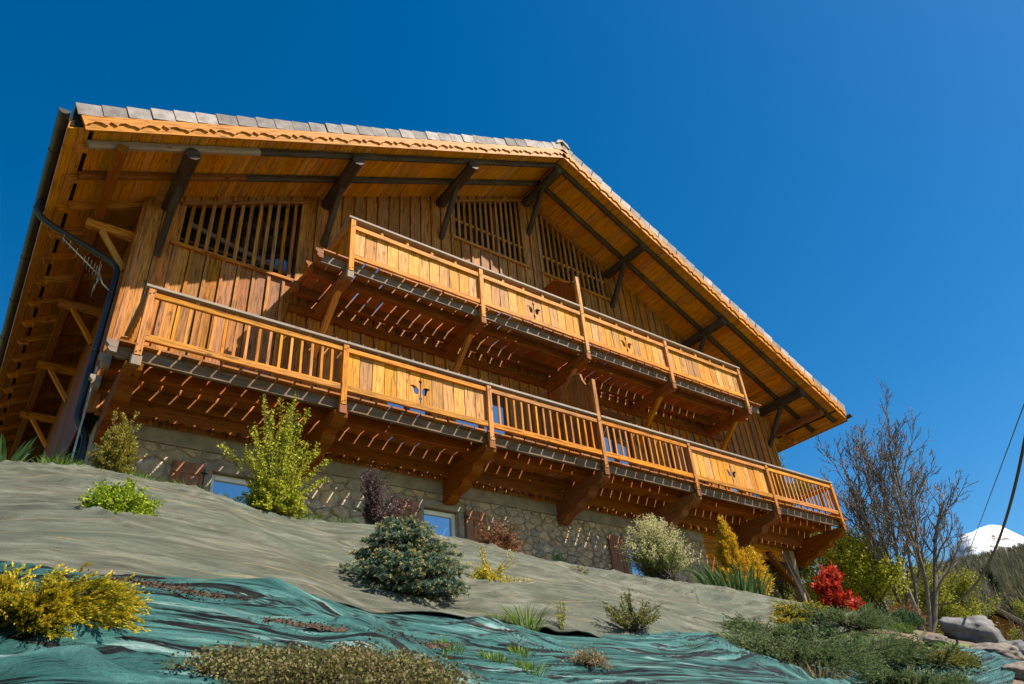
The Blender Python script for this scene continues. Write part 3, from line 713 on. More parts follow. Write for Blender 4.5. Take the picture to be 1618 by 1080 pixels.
def balcony(kind):
    low = kind == 'lower'
    if low: px, x0, x1, zd, cap, ur, br, zp0 = POSTX, .01, 18.93, 1.985, (3.01, 3.062), (2.862, 2.957), (2.075, 2.195), 1.80
    else: px, x0, x1, zd, cap, ur, br, zp0 = POSTX[1:6], 2.94, 16.28, 4.985, (6.01, 6.065), (5.775, 5.885), (5.035, 5.15), 4.70
    yf = -1.50
    # the rim joist is the balcony's own mesh, everything else hangs on it
    par = box('balcony', x0+.04, x1-.04, yf+.02, yf+.09, zd-.235, zd-.036, M['rim'], chalet, label='lower long balcony with open and panelled bays' if low else 'upper balcony with solid board panels')
    p = .293; n = int((x1-x0)/p)
    for i in range(n):
        xa = x0+(x1-x0)*i/n; xb = x0+(x1-x0)*(i+1)/n
        d = jig(.006)
        bar('deck_plank', ((xa+xb)/2, yf-.092+jig(.01), zd-.017+d*.3), ((xa+xb)/2, -.03, zd-.017+d*.3), xb-xa-.040, .032, M['deck'], par, c=.003)
    joists = (-1.0, -.30)
    for y in joists: box('joist', x0+.02, x1-.02, y-.06, y+.06, zd-.245, zd-.036, M['red'], par, c=.01)
    # carved joist ends at the left
    for y in (yf+.055,)+joists:
        prof = [(0, .1), (.16, .1), (.16, .05), (.11, .0), (.125, -.05), (.08, -.095), (.0, -.1)]
        plate('joist_end', prof, -.11, (x0+.03, y-.055, zd-.14), -X, Z, M['post'] if low else M['red'], par, key='jend')
    for i, x in enumerate(px):
        tall = abs(x-9.61) < .05
        box('post', x-.055, x+.055, yf-.10, yf-.004, zp0, (cap[0]-.002) if not tall else (3.98 if low else 6.97), M['honey'], par, c=.008)
        box('post_block', x-.075, x+.075, yf-.09, yf+.06, zp0-.16, zp0-.002, M['red'] if i else M['post'], par, c=.015)
        for zz in (zp0+.06, ur[0]+.05):
            for xx in (-.022, .025):
                plate('bolt', [(.011*math.cos(t), .011*math.sin(t)) for t in np.linspace(0, 2*math.pi, 8, endpoint=False)], .008, (x+xx, yf-.100, zz+xx*.6), X, Z, M['iron'], par, key='bolt')
    for a, b in zip(px, px[1:]):
        k = px.index(a); xa, xb = a+.056, b-.056
        bar('top_rail', (xa, yf-.052, sum(ur)/2), (xb, yf-.052, sum(ur)/2), .05, ur[1]-ur[0], M['honey'], par, c=.008)
        bar('bottom_rail', (xa, yf-.052, sum(br)/2), (xb, yf-.052, sum(br)/2), .055, br[1]-br[0], M['honey'], par, c=.008)
        ex = .10 if a == px[0] else .0; ex2 = .07 if b == px[-1] else 0
        g0 = .058 if abs(a-9.61) < .05 else -.0; g1 = .058 if abs(b-9.61) < .05 else .001
        bar('handrail', (a-ex+g0, yf-.03, sum(cap)/2), (b+ex2-g1, yf-.03, sum(cap)/2), .17, cap[1]-cap[0], M['cap'], par, c=.006)
        for xx in np.linspace(xa, xb, 6)[1:-1]: box('spacer', xx-.03, xx+.03, yf-.07, yf-.035, ur[1], cap[0], M['honey'], par, c=.002)
        if low and k in (0, 2, 3, 5): baluster_bay(par, xa, xb, br[1]-.01, ur[0]+.01, yf-.045)
        else: panel_bay(par, xa, xb, br[0]+.03, ur[0]+.03, yf-.024, (low and k in (1, 4)) or (not low and k in (1, 2)))
    zs = (cap[0], cap[1], ur[0], ur[1], br[0], br[1])
    side_rail(par, px[0], yf-.05, zs, not low); side_rail(par, px[-1], yf-.05, zs, not low)
    # partition between the two flats
    x = 9.61
    prof = [(-.02, 2.0), (-1.46, 2.0), (-1.46, 3.9), (-1.34, 3.93), (-1.25, 4.1), (-1.2, 4.3), (-.9, 4.36), (-.02, 4.36)] if low else [(-.02, 5.0), (-1.46, 5.0), (-1.46, 6.9), (-1.32, 6.93), (-.78, 7.38), (-.02, 7.4)]
    nb = 6; cut = np.linspace(-1.46, -.02, nb+1)
    ty = [q[0] for q in prof[2:]]; tz = [q[1] for q in prof[2:]]
    for a, b in zip(cut, cut[1:]):
        zz = lambda y: float(np.interp(y, ty, tz)); ym = (a+b)/2; z0 = prof[0][1]; mid = (z0+zz(ym))/2
        ins = [q for q in zip(ty, tz) if a+.01 < q[0] < b-.01]
        poly = [(z0-mid, a+.002-ym), (zz(a)-mid, a+.002-ym)]+[(q[1]-mid, q[0]-ym) for q in ins]+[(zz(b)-mid, b-.002-ym), (z0-mid, b-.002-ym)]
        plate('partition_board', poly, .03, (x+.015, ym, mid), Z, Y, M['red'] if not low else M['wall'], par)
    pts = list(zip(ty, tz))
    for a, b in zip(pts, pts[1:]):
        bar('partition_cap', (x, a[0], a[1]+.012), (x, b[0], b[1]+.012), .07, .024, M['red'], par, c=.003)
    if low:
        # carved cantilevers carrying the deck
        prof = [(0, 0), (-1.54, 0), (-1.60, -.05), (-1.58, -.14), (-1.48, -.20), (-1.36, -.235), (-1.22, -.24), (-1.13, -.28), (-1.09, -.36), (-1.02, -.40), (-.86, -.405), (-.76, -.43), (-.70, -.50), (-.60, -.545), (-.42, -.55), (-.30, -.58), (-.22, -.65), (-.12, -.69), (0, -.68)]
        for x in px: plate('carved_bracket', prof, .24, (x-.12, .06, zd-.248), Y, Z, M['red'], par, key='corbel')
        # scalloped valance on the wall between the brackets
        for a, b in zip(px, px[1:]):
            xa, xb = a+.125, b-.125; ln = xb-xa; m_ = int(ln/.22); bot = []
            for i in range(m_):
                for t in np.linspace(0, 1, 6)[:-1]: bot.append((ln*(i+t)/m_, .05*(1-abs(math.sin(math.pi*t)))**1.0))
            plate('valance', bot+[(ln, .05), (ln, .29), (0, .29)], .03, (xa, -.205, 1.50), X, Z, M['red'], par)
    else:
        for x in px:
            box('cantilever_beam', x-.085, x+.085, yf+.0, .05, zd-.47, zd-.25, M['red'], par, c=.012)
            bar('strut', (x, -1.10, zd-.40), (x, .0, 3.62), .11, .12, M['honey'], par, up=Y, c=.012)
        box('wall_plate', x0, x1, -.09, -.02, zd-.50, zd-.30, M['red'], par)
    return par
LOWB = balcony('lower'); UPB = balcony('upper')

# ------------------------------------------------------------------ stone base
WINS = [(2.02, 2.82, -.05, .94), (6.06, 6.86, -.05, .95), (11.6, 12.35, -.05, .95)]
def build_base():
    xl, xr = .22, 14.46
    # mortar backing pieced together round the windows
    xs = [xl]; 
    for a, b, c_, d in WINS: xs += [a, b]
    xs.append(xr)
    first = None
    def piece(x0, x1, z0, z1):
        nonlocal first
        o = box('stone_wall' if first is None else 'stone_wall_infill', x0, x1, .10, .34, z0, z1, M['mortar'], chalet if first is None else first, c=0)
        if first is None: first = o
    for i in range(0, len(xs), 2): piece(xs[i], xs[i+1], -1.2, 1.60)
    for a, b, c_, d in WINS: piece(a, b, d+.001, 1.599); piece(a, b, -1.2, c_-.001)
    box('render_band', xl+.004, xr-.004, .055, .099, 1.27, 1.62, M['cement'], first, c=.01)
    wl = box('side_base', xl, xl+.3, .345, DEP, -1.2, 1.72, M['mortar'], first, c=0)
    # individual stones: Voronoi cells with sunk joints
    rnd = random.Random(5); pts = []; grid = {}
    excl = [(a-.16, b+.16, c_-.2, d+.17) for a, b, c_, d in WINS]
    for tries in range(30000):
        x = rnd.uniform(xl, xr); z = rnd.uniform(-.8, 1.28)
        if z < np.interp(x, CXT, CZT)-.05: continue
        r = float(np.interp(x, [0, 4, 8, 14], [.26, .23, .165, .16]))*rnd.choice((.7, .85, 1.0, 1.15, 1.35))
        gx, gy = int(x/.4), int(z/.4+9)
        if all(((x-p[0])*.85)**2+((z-p[1])*1.25)**2 > ((r+p[2])/2)**2 for i in (-1, 0, 1) for j in (-1, 0, 1) for p in grid.get((gx+i, gy+j), ())):
            p = (x, z, r); pts.append(p); grid.setdefault((gx, gy), []).append(p)
    stones = []
    for x, z, r in pts:
        cell = [(xl, -1.0), (xr, -1.0), (xr, 1.265), (xl, 1.265)]; gx, gy = int(x/.4), int(z/.4+9)
        for u, v, r2 in [p for i in (-2, -1, 0, 1, 2) for j in (-2, -1, 0, 1, 2) for p in grid.get((gx+i, gy+j), ())]:
            if u == x and v == z: continue
            k = r/(r+r2); mx, mz, nx_, nz_ = x+(u-x)*k, z+(v-z)*k, (u-x)*.6, (v-z)*1.45; out = []
            for k in range(len(cell)):
                A, B = cell[k], cell[(k+1) % len(cell)]
                da = (A[0]-mx)*nx_+(A[1]-mz)*nz_; db = (B[0]-mx)*nx_+(B[1]-mz)*nz_
                if da <= 0: out.append(A)
                if (da < 0) != (db < 0): t = da/(da-db); out.append((A[0]+(B[0]-A[0])*t, A[1]+(B[1]-A[1])*t))
            cell = out
            if len(cell) < 3: break
        if len(cell) < 3: continue
        cx_, cz_ = sum(p[0] for p in cell)/len(cell), sum(p[1] for p in cell)/len(cell)
        if any(e[0] < cx_ < e[1] and e[2] < cz_ < e[3] for e in excl): continue
        for e in excl:                                             # keep clear of the window surrounds
            if e[0]-.4 < cx_ < e[1]+.4 and cz_ < e[3]+.3:
                if cx_ <= e[0] and cz_ < e[3]: cell = [(min(p[0], e[0]), p[1]) for p in cell]
                elif cx_ >= e[1] and cz_ < e[3]: cell = [(max(p[0], e[1]), p[1]) for p in cell]
                elif cz_ >= e[3]: cell = [(p[0], max(p[1], e[3])) for p in cell]
        sz = max(max(abs(p[0]-cx_), abs(p[1]-cz_)) for p in cell)
        c2 = []
        for k in range(len(cell)):                                 # blunt the corners unevenly
            A, B, C_ = cell[k-1], cell[k], cell[(k+1) % len(cell)]; h1, h2 = rnd.uniform(.04, .2), rnd.uniform(.04, .2)
            c2 += [(B[0]*(1-h1)+A[0]*h1, B[1]*(1-h1)+A[1]*h1), (B[0]*(1-h2)+C_[0]*h2, B[1]*(1-h2)+C_[1]*h2)]
        s = max(.45, 1-rnd.uniform(.008, .020)/max(sz, .05)); pr = rnd.uniform(-.010, .018); n_ = len(c2)
        tx, tz = rnd.uniform(-.12, .12), rnd.uniform(-.12, .12)     # each face leans a little its own way
        def ring(s, y): return [((p[0]-cx_)*s, y+(p[0]-cx_)*tx+(p[1]-cz_)*tz if y < .05 else y, (p[1]-cz_)*s) for p in c2]
        v = ring(s, .06)+ring(s*.97, .018-pr)+ring(s*rnd.uniform(.74, .88), -.008-pr)
        v = [(a+(rnd.uniform(-.006, .006)), b+(rnd.uniform(-.008, .008) if k >= n_ else 0), c_+rnd.uniform(-.006, .006)) for k, (a, b, c_) in enumerate(v)]
        v.append((rnd.uniform(-.02, .02), -.016-pr+rnd.uniform(-.008, .008), rnd.uniform(-.02, .02)))
        f = [(k, (k+1) % n_, n_+(k+1) % n_, n_+k) for k in range(n_)]+[(n_+k, n_+(k+1) % n_, 2*n_+(k+1) % n_, 2*n_+k) for k in range(n_)]+[(2*n_+k, 2*n_+(k+1) % n_, 3*n_) for k in range(n_)]
        vis = sz if cz_ > np.interp(cx_, CXT, CZT)+.35 else sz*.1   # what the bank hides counts less
        stones.append((vis, cx_, cz_, v, f))
    stones.sort(key=lambda q: -q[0])
    for vis, cx_, cz_, v, f in stones[:298]:
        me = bpy.data.meshes.new('stone'); me.from_pydata(v, [], f); me.materials.append(M['stone']); me.update()
        link('stone', me, None, first, Matrix.Translation((cx_, .075, cz_)))
    VV, FF = [], []
    for vis, cx_, cz_, v, f in stones[298:]:
        o = len(VV); VV += [(a+cx_, b+.075, c_+cz_) for a, b, c_ in v]; FF += [tuple(i+o for i in q) for q in f]
    if VV:
        me = bpy.data.meshes.new('small_stones'); me.from_pydata(VV, [], FF); me.materials.append(M['rubble']); me.update()
        mass('small_stones', me, first, (7, .075, .2), kind='stuff')
    # windows with cement surrounds and board shutters
    for wi, (a, b, c_, d) in enumerate(WINS):
        wn = box('window', a+.07, b-.07, .235, .25, c_+.06, d-.07, M['glass'], chalet, c=0)
        for x0, x1, z0, z1 in ((a, a+.075, c_, d), (b-.075, b, c_, d), (a+.0755, b-.0755, d-.085, d-.001), (a+.0755, b-.0755, c_+.001, c_+.08)):
            box('window_frame', x0, x1, .19, .255, z0, z1, M['white'], wn, c=.004)
        for x0, x1, z0, z1 in ((a-.13, a-.001, c_-.02, d), (b+.001, b+.13, c_-.02, d), (a-.15, b+.15, d+.001, d+.16), (a-.14, b+.14, c_-.11, c_-.021)):
            box('window_surround', x0, x1, .05, .26, z0, z1, M['cement'], wn, c=.012)
        for sx in (-1, 1):
            x0 = a-.15-.50 if sx < 0 else b+.15
            sh = None
            for k in range(3):
                o = bar('shutter' if sh is None else 'shutter_board', (x0+.083+k*.167, .02+jig(.002), c_+.0), (x0+.083+k*.167, .02, d+.06), .163, .028, M['shutter'], chalet if sh is None else sh, up=Y, c=.004)
                sh = sh or o
            for zz in (c_+.12, d-.10): box('shutter_ledge', x0+.02, x0+.48, -.012, .004, zz-.04, zz+.04, M['shutter'], sh, c=.004)
            hx = x0+.50 if sx < 0 else x0
            for zz in (c_+.12, d-.10): box('hinge', hx-.05, hx+.05, -.02, -.013, zz-.014, zz+.014, M['iron'], sh, c=.002)
    # boarded part at the right, carport opening and corner post
    bd = box('boarded_wall', 14.47, 15.16, .14, .20, -.9, 1.60, M['red'], chalet, c=0)
    for i in range(17): bar('wall_board', (14.48, .125, -.72+i*.14), (15.15, .125, -.72+i*.14), .022, .135, M['honey'], bd, c=.003)
    b2 = box('boarded_wall', 16.42, 18.72, .14, .20, 1.14, 1.60, M['red'], chalet, c=0)
    for i in range(3): bar('wall_board', (16.43, .125, 1.21+i*.14), (18.7, .125, 1.21+i*.14), .022, .135, M['honey'], b2, c=.003)
    box('carport_wall', 14.5, 15.1, .35, 5.2, -1.2, 1.70, M['mortar'], chalet, c=0)
    box('carport_wall', 15.1, LW, 5.0, 5.2, -1.2, 1.70, M['mortar'], chalet, c=0)
    box('carport_ceiling', 15.12, LW-.04, .21, 4.99, 1.60, 1.66, M['red'], chalet, c=0)
    bar('corner_post', (18.13, .03, 1.42), (18.13, .03, gz(18.13, .03)-.1), .20, .20, M['post'], chalet, up=Y, c=.02)
    bar('post_brace', (18.1, .06, .45), (17.15, .06, 1.30), .13, .14, M['red'], chalet, up=Y, c=.015)
    bar('post_brace', (18.13, .12, .55), (18.13, .95, 1.45), .12, .13, M['red'], chalet, up=X, c=.015)
build_base()

# ------------------------------------------------------------------ aerial on the left wall, leaning poles, cables
def build_small():
    t = thing('tv_aerial', 'small silver television aerial fixed to the left wall under the eaves', 'aerial', (-.02, .55, 4.25))
    base = np.array([-.0, .55, 4.25]); out = np.array([-.32, .50, 4.42])
    mass('bracket', tubes_mesh('bracket', [([base, base+[-.12, 0, -.04], base+[-.26, -.02, .06], out], .014)], M['alu'], 6), t, base)
    b0, b1 = out, np.array([-1.06, .42, 4.95])
    boom = mass('boom', tubes_mesh('boom', [([b0+(b0-b1)*.04, b1], .011)], M['alu'], 6), t, out)
    e = np.array([.05, 1.0, .12]); e /= np.linalg.norm(e)
    for i, k in enumerate((.06, .12, .18, .26, .34, .42, .62, .80, .96)):
        c_ = b0+(b1-b0)*k; h = .23 if i < 5 else .15
        mass('element', tubes_mesh('element', [([c_-e*h, c_+e*h], .006)], M['alu'], 5), boom, c_)
    for sgn in (-1, 1):
        c_ = b0+np.array([.0, 0, .0]); q = np.array([-.05, .12, .25*sgn])
        mass('reflector', tubes_mesh('reflector', [([c_, c_+q], .007), ([c_+q*.6-e*.26, c_+q*.6+e*.26], .006), ([c_+q-e*.26, c_+q+e*.26], .006)], M['alu'], 5), boom, c_)
    for lab, p0, p1, r in (('pale weathered pole leaning beside the right corner post', (17.35, -.25, 1.28), (17.80, -.32, gz(17.8, -.32)-.05), .035),
                           ('thin bleached pole standing closest to the right corner post', (17.55, -.2, 1.28), (18.02, -.38, gz(18.02, -.38)-.05), .03)):
        mid = (np.array(p0)*.5+np.array(p1)*.5)+[.02, 0, .0]
        mass('wooden_pole', tubes_mesh('wooden_pole', [([p0, mid, p1], [r*.8, r, r*1.15])], M['post'], 7), None, p1, label=lab, category='pole')
    def cable(a, b, sag, r, label):
        t_ = np.linspace(0, 1.9, 90)[:, None]; p = np.array(a)*(1-t_)+np.array(b)*t_; p[:, 2] -= (4*sag*t_*(1-t_))[:, 0]
        mass('overhead_cable', tubes_mesh('overhead_cable', [(p, r)], M['cable'], 6), None, a, label=label, category='cable')
    return cable
CABLE = build_small()

# ------------------------------------------------------------------ vegetation tools
def unit(a): return a/(np.linalg.norm(a, axis=-1, keepdims=True)+1e-9)
def leaf_mesh(name, P, D, ln, wd, mat, up=None):
    """diamond leaves: base P, direction D, length ln, half width wd"""
    n = len(P); D = unit(D); rv = RNG.normal(size=(n, 3)) if up is None else up
    Sd = unit(np.cross(D, rv)); ln = np.broadcast_to(ln, (n,))[:, None]; wd = np.broadcast_to(wd, (n,))[:, None]
    nrm = np.cross(D, Sd)
    a, b, c_, d = P, P+D*ln*.45+Sd*wd+nrm*ln*.06, P+D*ln, P+D*ln*.45-Sd*wd+nrm*ln*.06
    v = np.stack([a, b, c_, d], 1).reshape(-1, 3); f = np.arange(4*n).reshape(-1, 4)
    return np_mesh(name, v, f, mat)
def bez(a, b, c_, t): return a*(1-t)**2+2*b*t*(1-t)+c_*t*t
def bez_t(a, b, c_, t): return 2*(1-t)*(b-a)+2*t*(c_-b)
def twigs(base, tips, curve, lo, n, jit, spread=.05):
    """points and tangents along curved twigs from the base to every tip"""
    N = len(tips); base = np.asarray(base, float); root = base+RNG.normal(size=(N, 3))*np.array([spread, spread, .01])
    tip = base+tips; ctrl = root*.5+tip*.5+np.asarray(curve)*np.linalg.norm(tips, axis=1)[:, None]+RNG.normal(size=(N, 3))*.04*np.linalg.norm(tips, axis=1)[:, None]
    t = RNG.uniform(lo, 1, size=(N, n, 1))
    P = bez(root[:, None], ctrl[:, None], tip[:, None], t); T = bez_t(root[:, None], ctrl[:, None], tip[:, None], t)
    return (P+RNG.normal(size=P.shape)*jit).reshape(-1, 3), unit(T.reshape(-1, 3)), root, ctrl, tip
def shell(n, rx, ry, rz, rmin=.55, zmin=.0, lumps=0.35):
    d = unit(RNG.normal(size=(n*3, 3))); d = d[d[:, 2] > zmin][:n]
    k = np.array([mnoise.noise(Vector(q*2.3)+Vector((rx*31, rz*17, n*.01))) for q in d])
    r = (RNG.uniform(rmin, 1, size=len(d)))*(1+lumps*k)
    return d*r[:, None]*np.array([rx, ry, rz])
def stems_mesh(root, ctrl, tip, r0, r1, mat, k, sides=5):
    idx = RNG.choice(len(tip), size=min(k, len(tip)), replace=False); t = np.linspace(0, .97, 6)[:, None]
    return tubes_mesh('stem', [(bez(root[i], ctrl[i], tip[i], t), np.linspace(r0, r1, 6)) for i in idx], mat, sides, cap=False)
def bush(name, label, cat, base, tips, curve, lo, n, jit, ln, wd, leaf, fwd=.5, stem=None, stemr=(.012, .003), kst=40, spread=.04, extra=None, group=None):
    t = thing(name, label, cat, base, group)
    P, T, root, ctrl, tip = twigs(base, tips, curve, lo, n, jit, spread)
    D = unit(T*fwd+unit(RNG.normal(size=P.shape))*(1-fwd)+np.array([0, 0, .15]))
    L_ = ln*RNG.uniform(.6, 1.3, len(P))
    mass('foliage', leaf_mesh('foliage', P, D, L_, wd*L_/ln, leaf), t, base)
    if stem is not None: mass('stem', stems_mesh(root, ctrl, tip, stemr[0], stemr[1], stem, kst), t, base)
    if extra: extra(t, tip, T, P)
    return t
def blades_mesh(name, roots, D, ln, wd, bend, mat, seg=4):
    """grass or iris blades: folded strips that arch over"""
    n = len(roots); D = unit(D); side = unit(np.cross(D, np.array([0, 0, 1.])+RNG.normal(size=(n, 3))*.3)); ln = np.broadcast_to(ln, (n,)); bend = np.broadcast_to(bend, (n,))
    hd = D*np.array([1, 1, 0]); V = []
    for k in range(seg+1):
        s = k/seg
        c_ = roots+D*(ln*s)[:, None]+unit(hd+1e-6)*(bend*ln*s*s)[:, None]-np.array([0, 0, 1])*(bend*ln*s**3*.7)[:, None]
        w_ = wd*(1-s**2.2)*(0.7+.6*min(s*3, 1)*.5)
        V += [c_-side*w_, c_+side*w_]
    V = np.stack(V, 1); m_ = V.shape[1]; o = (np.arange(n)*m_)[:, None, None]
    q = np.array([[2*k, 2*k+1, 2*k+3, 2*k+2] for k in range(seg)])[None]
    return np_mesh(name, V.reshape(-1, 3), (o+q).reshape(-1, 4), mat)
def tuft(name, label, cat, base, n, ln, wd, lean, bend, mat, rad=.06, group=None):
    t = thing(name, label, cat, base, group)
    a = RNG.uniform(0, 2*np.pi, n); r = rad*np.sqrt(RNG.uniform(0, 1, n)); roots = np.stack([base[0]+r*np.cos(a), base[1]+r*np.sin(a), np.full(n, 0.)], 1)
    roots[:, 2] = ground_z(roots[:, 0], roots[:, 1])-.01+(base[2]-gz(base[0], base[1]))
    ll = RNG.uniform(0, lean, n); D = np.stack([np.sin(ll)*np.cos(a), np.sin(ll)*np.sin(a), np.cos(ll)], 1)
    mass('blades', blades_mesh('blades', roots, D, ln*RNG.uniform(.5, 1.1, n), wd, bend*RNG.uniform(.2, 1.3, n), mat), t, base)
    return t
def at(x, y, dz=.05): return (x, y, gz(x, y)+dz)

def tree_skel(base, h, r, n_main, levels, spread, up, seed, kids=(6, 5, 4), shrink=.55, lean=(0, 0), fan=(.08, .28)):
    """branch paths of a tree: returns list of (points, radii) and twig ends"""
    rg = np.random.default_rng(seed); paths, ends = [], []
    def grow(p, d, ln, rad, lev):
        k = 7; pts = [np.array(p, float)]; dd = np.array(d, float)
        for i in range(k):
            dd = dd+rg.normal(size=3)*.10*(1+.4*lev)+np.array([lean[0]*.12, lean[1]*.12, up*.10]); dd /= np.linalg.norm(dd); pts.append(pts[-1]+dd*ln/k)
        pts = np.array(pts); rads = np.linspace(rad, rad*(.35 if lev < levels else .25), k+1); paths.append((pts, rads, lev))
        if lev >= levels: ends.append((pts[-1], dd)); return
        nk = kids[min(lev, len(kids)-1)]
        for j in range(nk):
            f = .28+.72*(j+rg.uniform(.2, .9))/nk if lev else .25+.75*(j+rg.uniform(0, .8))/nk
            f = min(f, .99); i = int(f*k); q = pts[i]+(pts[min(i+1, k)]-pts[i])*(f*k-i)
            ax = unit(rg.normal(size=3)); t_ = unit(pts[min(i+1, k)]-pts[i]); side = unit(np.cross(t_, ax))
            nd = unit(t_*math.cos(spread)+side*math.sin(spread)*rg.uniform(.6, 1.2))
            grow(q, nd, ln*shrink*rg.uniform(.7, 1.15)*(1.15-.45*f), rads[i]*.55, lev+1)
        ends.append((pts[-1], dd))
    for m_ in range(n_main):
        a = 2*math.pi*m_/max(n_main, 1)+rg.uniform(-.4, .4); sp = 0 if n_main == 1 else rg.uniform(*fan)
        grow(np.array(base)+np.array([math.cos(a), math.sin(a), 0])*(.0 if n_main == 1 else r*2.2), (math.sin(sp)*math.cos(a)+lean[0], math.sin(sp)*math.sin(a)+lean[1], math.cos(sp)), h*rg.uniform(.85, 1.05), r*rg.uniform(.7, 1.1), 0)
    return paths, ends
def tree(name, label, base, h, r, n_main, levels, spread, up, seed, bark, leaf=None, nl=0, ln=.05, wd=.02, kids=(6, 5, 4), jit=.15, group=None, shrink=.55, lean=(0, 0), fan=(.08, .28)):
    t = thing(name, label, 'tree', base, group)
    paths, ends = tree_skel(base, h, r, n_main, levels, spread, up, seed, kids, shrink, lean, fan)
    big = [(p, q) for p, q, l_ in paths if l_ == 0]; mid = [(p, q) for p, q, l_ in paths if 0 < l_ < 2]; fine = [(p[::2] if len(p) > 4 else p, np.maximum(q[::2], .0085 if h > 5 else .004)) for p, q, l_ in paths if l_ >= 2]
    mass('trunk', tubes_mesh('trunk', big, bark, 8, cap=False), t, base)
    if mid: mass('branches', tubes_mesh('branches', mid, bark, 5, cap=False), t, base)
    if fine: mass('twigs', tubes_mesh('twigs', fine, bark, 3, cap=False), t, base)
    if leaf is not None and nl:
        src = [p for p, q, l_ in paths if l_ >= max(1, levels-1)]
        P = np.concatenate([np.repeat(p[2:], max(1, nl), 0) for p in src]); P = P+RNG.normal(size=P.shape)*jit
        mass('crown', leaf_mesh('crown', P, unit(RNG.normal(size=P.shape))+np.array([0, 0, .3]), ln*RNG.uniform(.6, 1.3, len(P)), wd, leaf), t, base)
    return t

# ------------------------------------------------------------------ plants on the bank
def fan_tips(n, rx, ry, z0, z1, pw=1.0):
    a = RNG.uniform(0, 2*np.pi, n); r = RNG.uniform(0, 1, n)**pw
    z = z0+(z1-z0)*RNG.uniform(0, 1, n)
    return np.stack([rx*r*np.cos(a), ry*r*np.sin(a), z], 1)
SLOPE = lambda tips, s=.5: tips+np.stack([tips[:, 0]*0, tips[:, 1]*0, np.minimum(0, tips[:, 1])*s+np.maximum(0, tips[:, 1])*s*.6], 1)
def build_plants():
    # spreading golden juniper: layered plumes with feathery side sprays
    def plumes(name, label, base, n, rx, ry, h, leaf, ln, wd, nl, bark=M['bark'], droop=.10, cat='juniper', sub=9, zlo=.12, fw=.72, sprayk=.28, inner=None):
        a = RNG.uniform(0, 2*np.pi, n); r = RNG.uniform(.55, 1.05, n); z = RNG.uniform(zlo, 1, n)*h*np.sqrt(np.clip(1.25-r*r*.95, .05, 1))
        tips = SLOPE(np.stack([rx*r*np.cos(a), ry*r*np.sin(a), z], 1), .42); tips[:, 2] += .03
        t = thing(name, label, cat, base)
        P, T, root, ctrl, tip = twigs(base, tips, (0, 0, droop), .30, sub, .012, .05)
        # side sprays off every branch, then needles on the sprays
        sd = unit(T*.9*np.array([1, 1, .3])+unit(RNG.normal(size=P.shape))*.42+np.array([0, 0, .08])); L0 = sprayk*np.hypot(rx, ry)*RNG.uniform(.4, 1, len(P))
        tt = RNG.uniform(0, 1, (len(P), nl, 1)); Q = P[:, None]+sd[:, None]*tt*L0[:, None, None]-np.array([0, 0, 1.])*(tt**2)*L0[:, None, None]*.12
        Q = (Q+RNG.normal(size=Q.shape)*.004).reshape(-1, 3); D = np.repeat(sd, nl, 0)
        D = unit(D*fw+unit(RNG.normal(size=Q.shape))*(1-fw))
        if inner is not None:
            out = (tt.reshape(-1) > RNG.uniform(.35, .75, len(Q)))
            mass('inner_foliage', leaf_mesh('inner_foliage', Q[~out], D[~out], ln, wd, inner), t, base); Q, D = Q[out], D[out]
        mass('foliage', leaf_mesh('foliage', Q, D, ln*RNG.uniform(.6, 1.3, len(Q)), wd, leaf), t, base)
        mass('stem', stems_mesh(root, ctrl, tip, .013, .003, bark, 60), t, base)
        return t
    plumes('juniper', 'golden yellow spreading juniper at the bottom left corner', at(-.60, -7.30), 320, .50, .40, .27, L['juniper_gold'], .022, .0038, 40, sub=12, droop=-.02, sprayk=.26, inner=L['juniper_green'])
    plumes('juniper', 'grey green creeping juniper at the bottom right of the bank', at(7.45, -6.35), 220, 1.05, .65, .34, L['creeper'], .034, .006, 22)
    plumes('juniper', 'wide creeping juniper below the pale boulder', at(9.3, -6.1), 220, 1.25, .7, .32, L['creeper'], .036, .006, 20)
    plumes('juniper', 'low green juniper mat at the end of the grey cloth', at(11.2, -4.95), 150, 1.2, .55, .24, L['creeper'], .034, .006, 18)
    plumes('juniper', 'dark upright juniper rising between the creeping junipers', at(8.35, -6.05), 60, .30, .28, .55, L['darkgreen'], .032, .006, 20)
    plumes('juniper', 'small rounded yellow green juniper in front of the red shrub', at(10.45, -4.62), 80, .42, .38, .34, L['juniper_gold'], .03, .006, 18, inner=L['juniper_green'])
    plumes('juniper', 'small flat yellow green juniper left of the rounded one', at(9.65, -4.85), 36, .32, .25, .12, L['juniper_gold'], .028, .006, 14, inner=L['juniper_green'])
    # lime green dome
    bush('barberry', 'low lime green bush on the grey cloth at the left', 'bush', at(.10, -4.72), SLOPE(shell(520, .36, .30, .34, .45, -.05, .5), .4), (0, 0, .05), .5, 34, .016, .026, .011, L['lime'], .25, M['bark'], (.006, .002))
    # golden conical yew by the downpipe
    z_ = RNG.uniform(.05, 1, 190); a = RNG.uniform(0, 2*np.pi, 190); rr_ = .27*np.sqrt(np.clip(1.05-z_, .06, 1))*(.65+.5*np.clip(z_*3, 0, 1))*RNG.uniform(.6, 1.25, 190)
    tp = np.concatenate([np.stack([rr_*np.cos(a), rr_*np.sin(a), z_*.80], 1), np.array([[-.12, 0, .95], [.14, 0, 1.0], [.02, .05, .92], [.2, 0, .84], [-.05, -.1, .9]])])
    bush('yew', 'golden tipped conical evergreen beside the grey downpipe', 'evergreen shrub', at(.34, -1.62), tp, (0, 0, .25), .6, 80, .014, .030, .0065, L['thuja'], .5, M['bark'], (.012, .003))
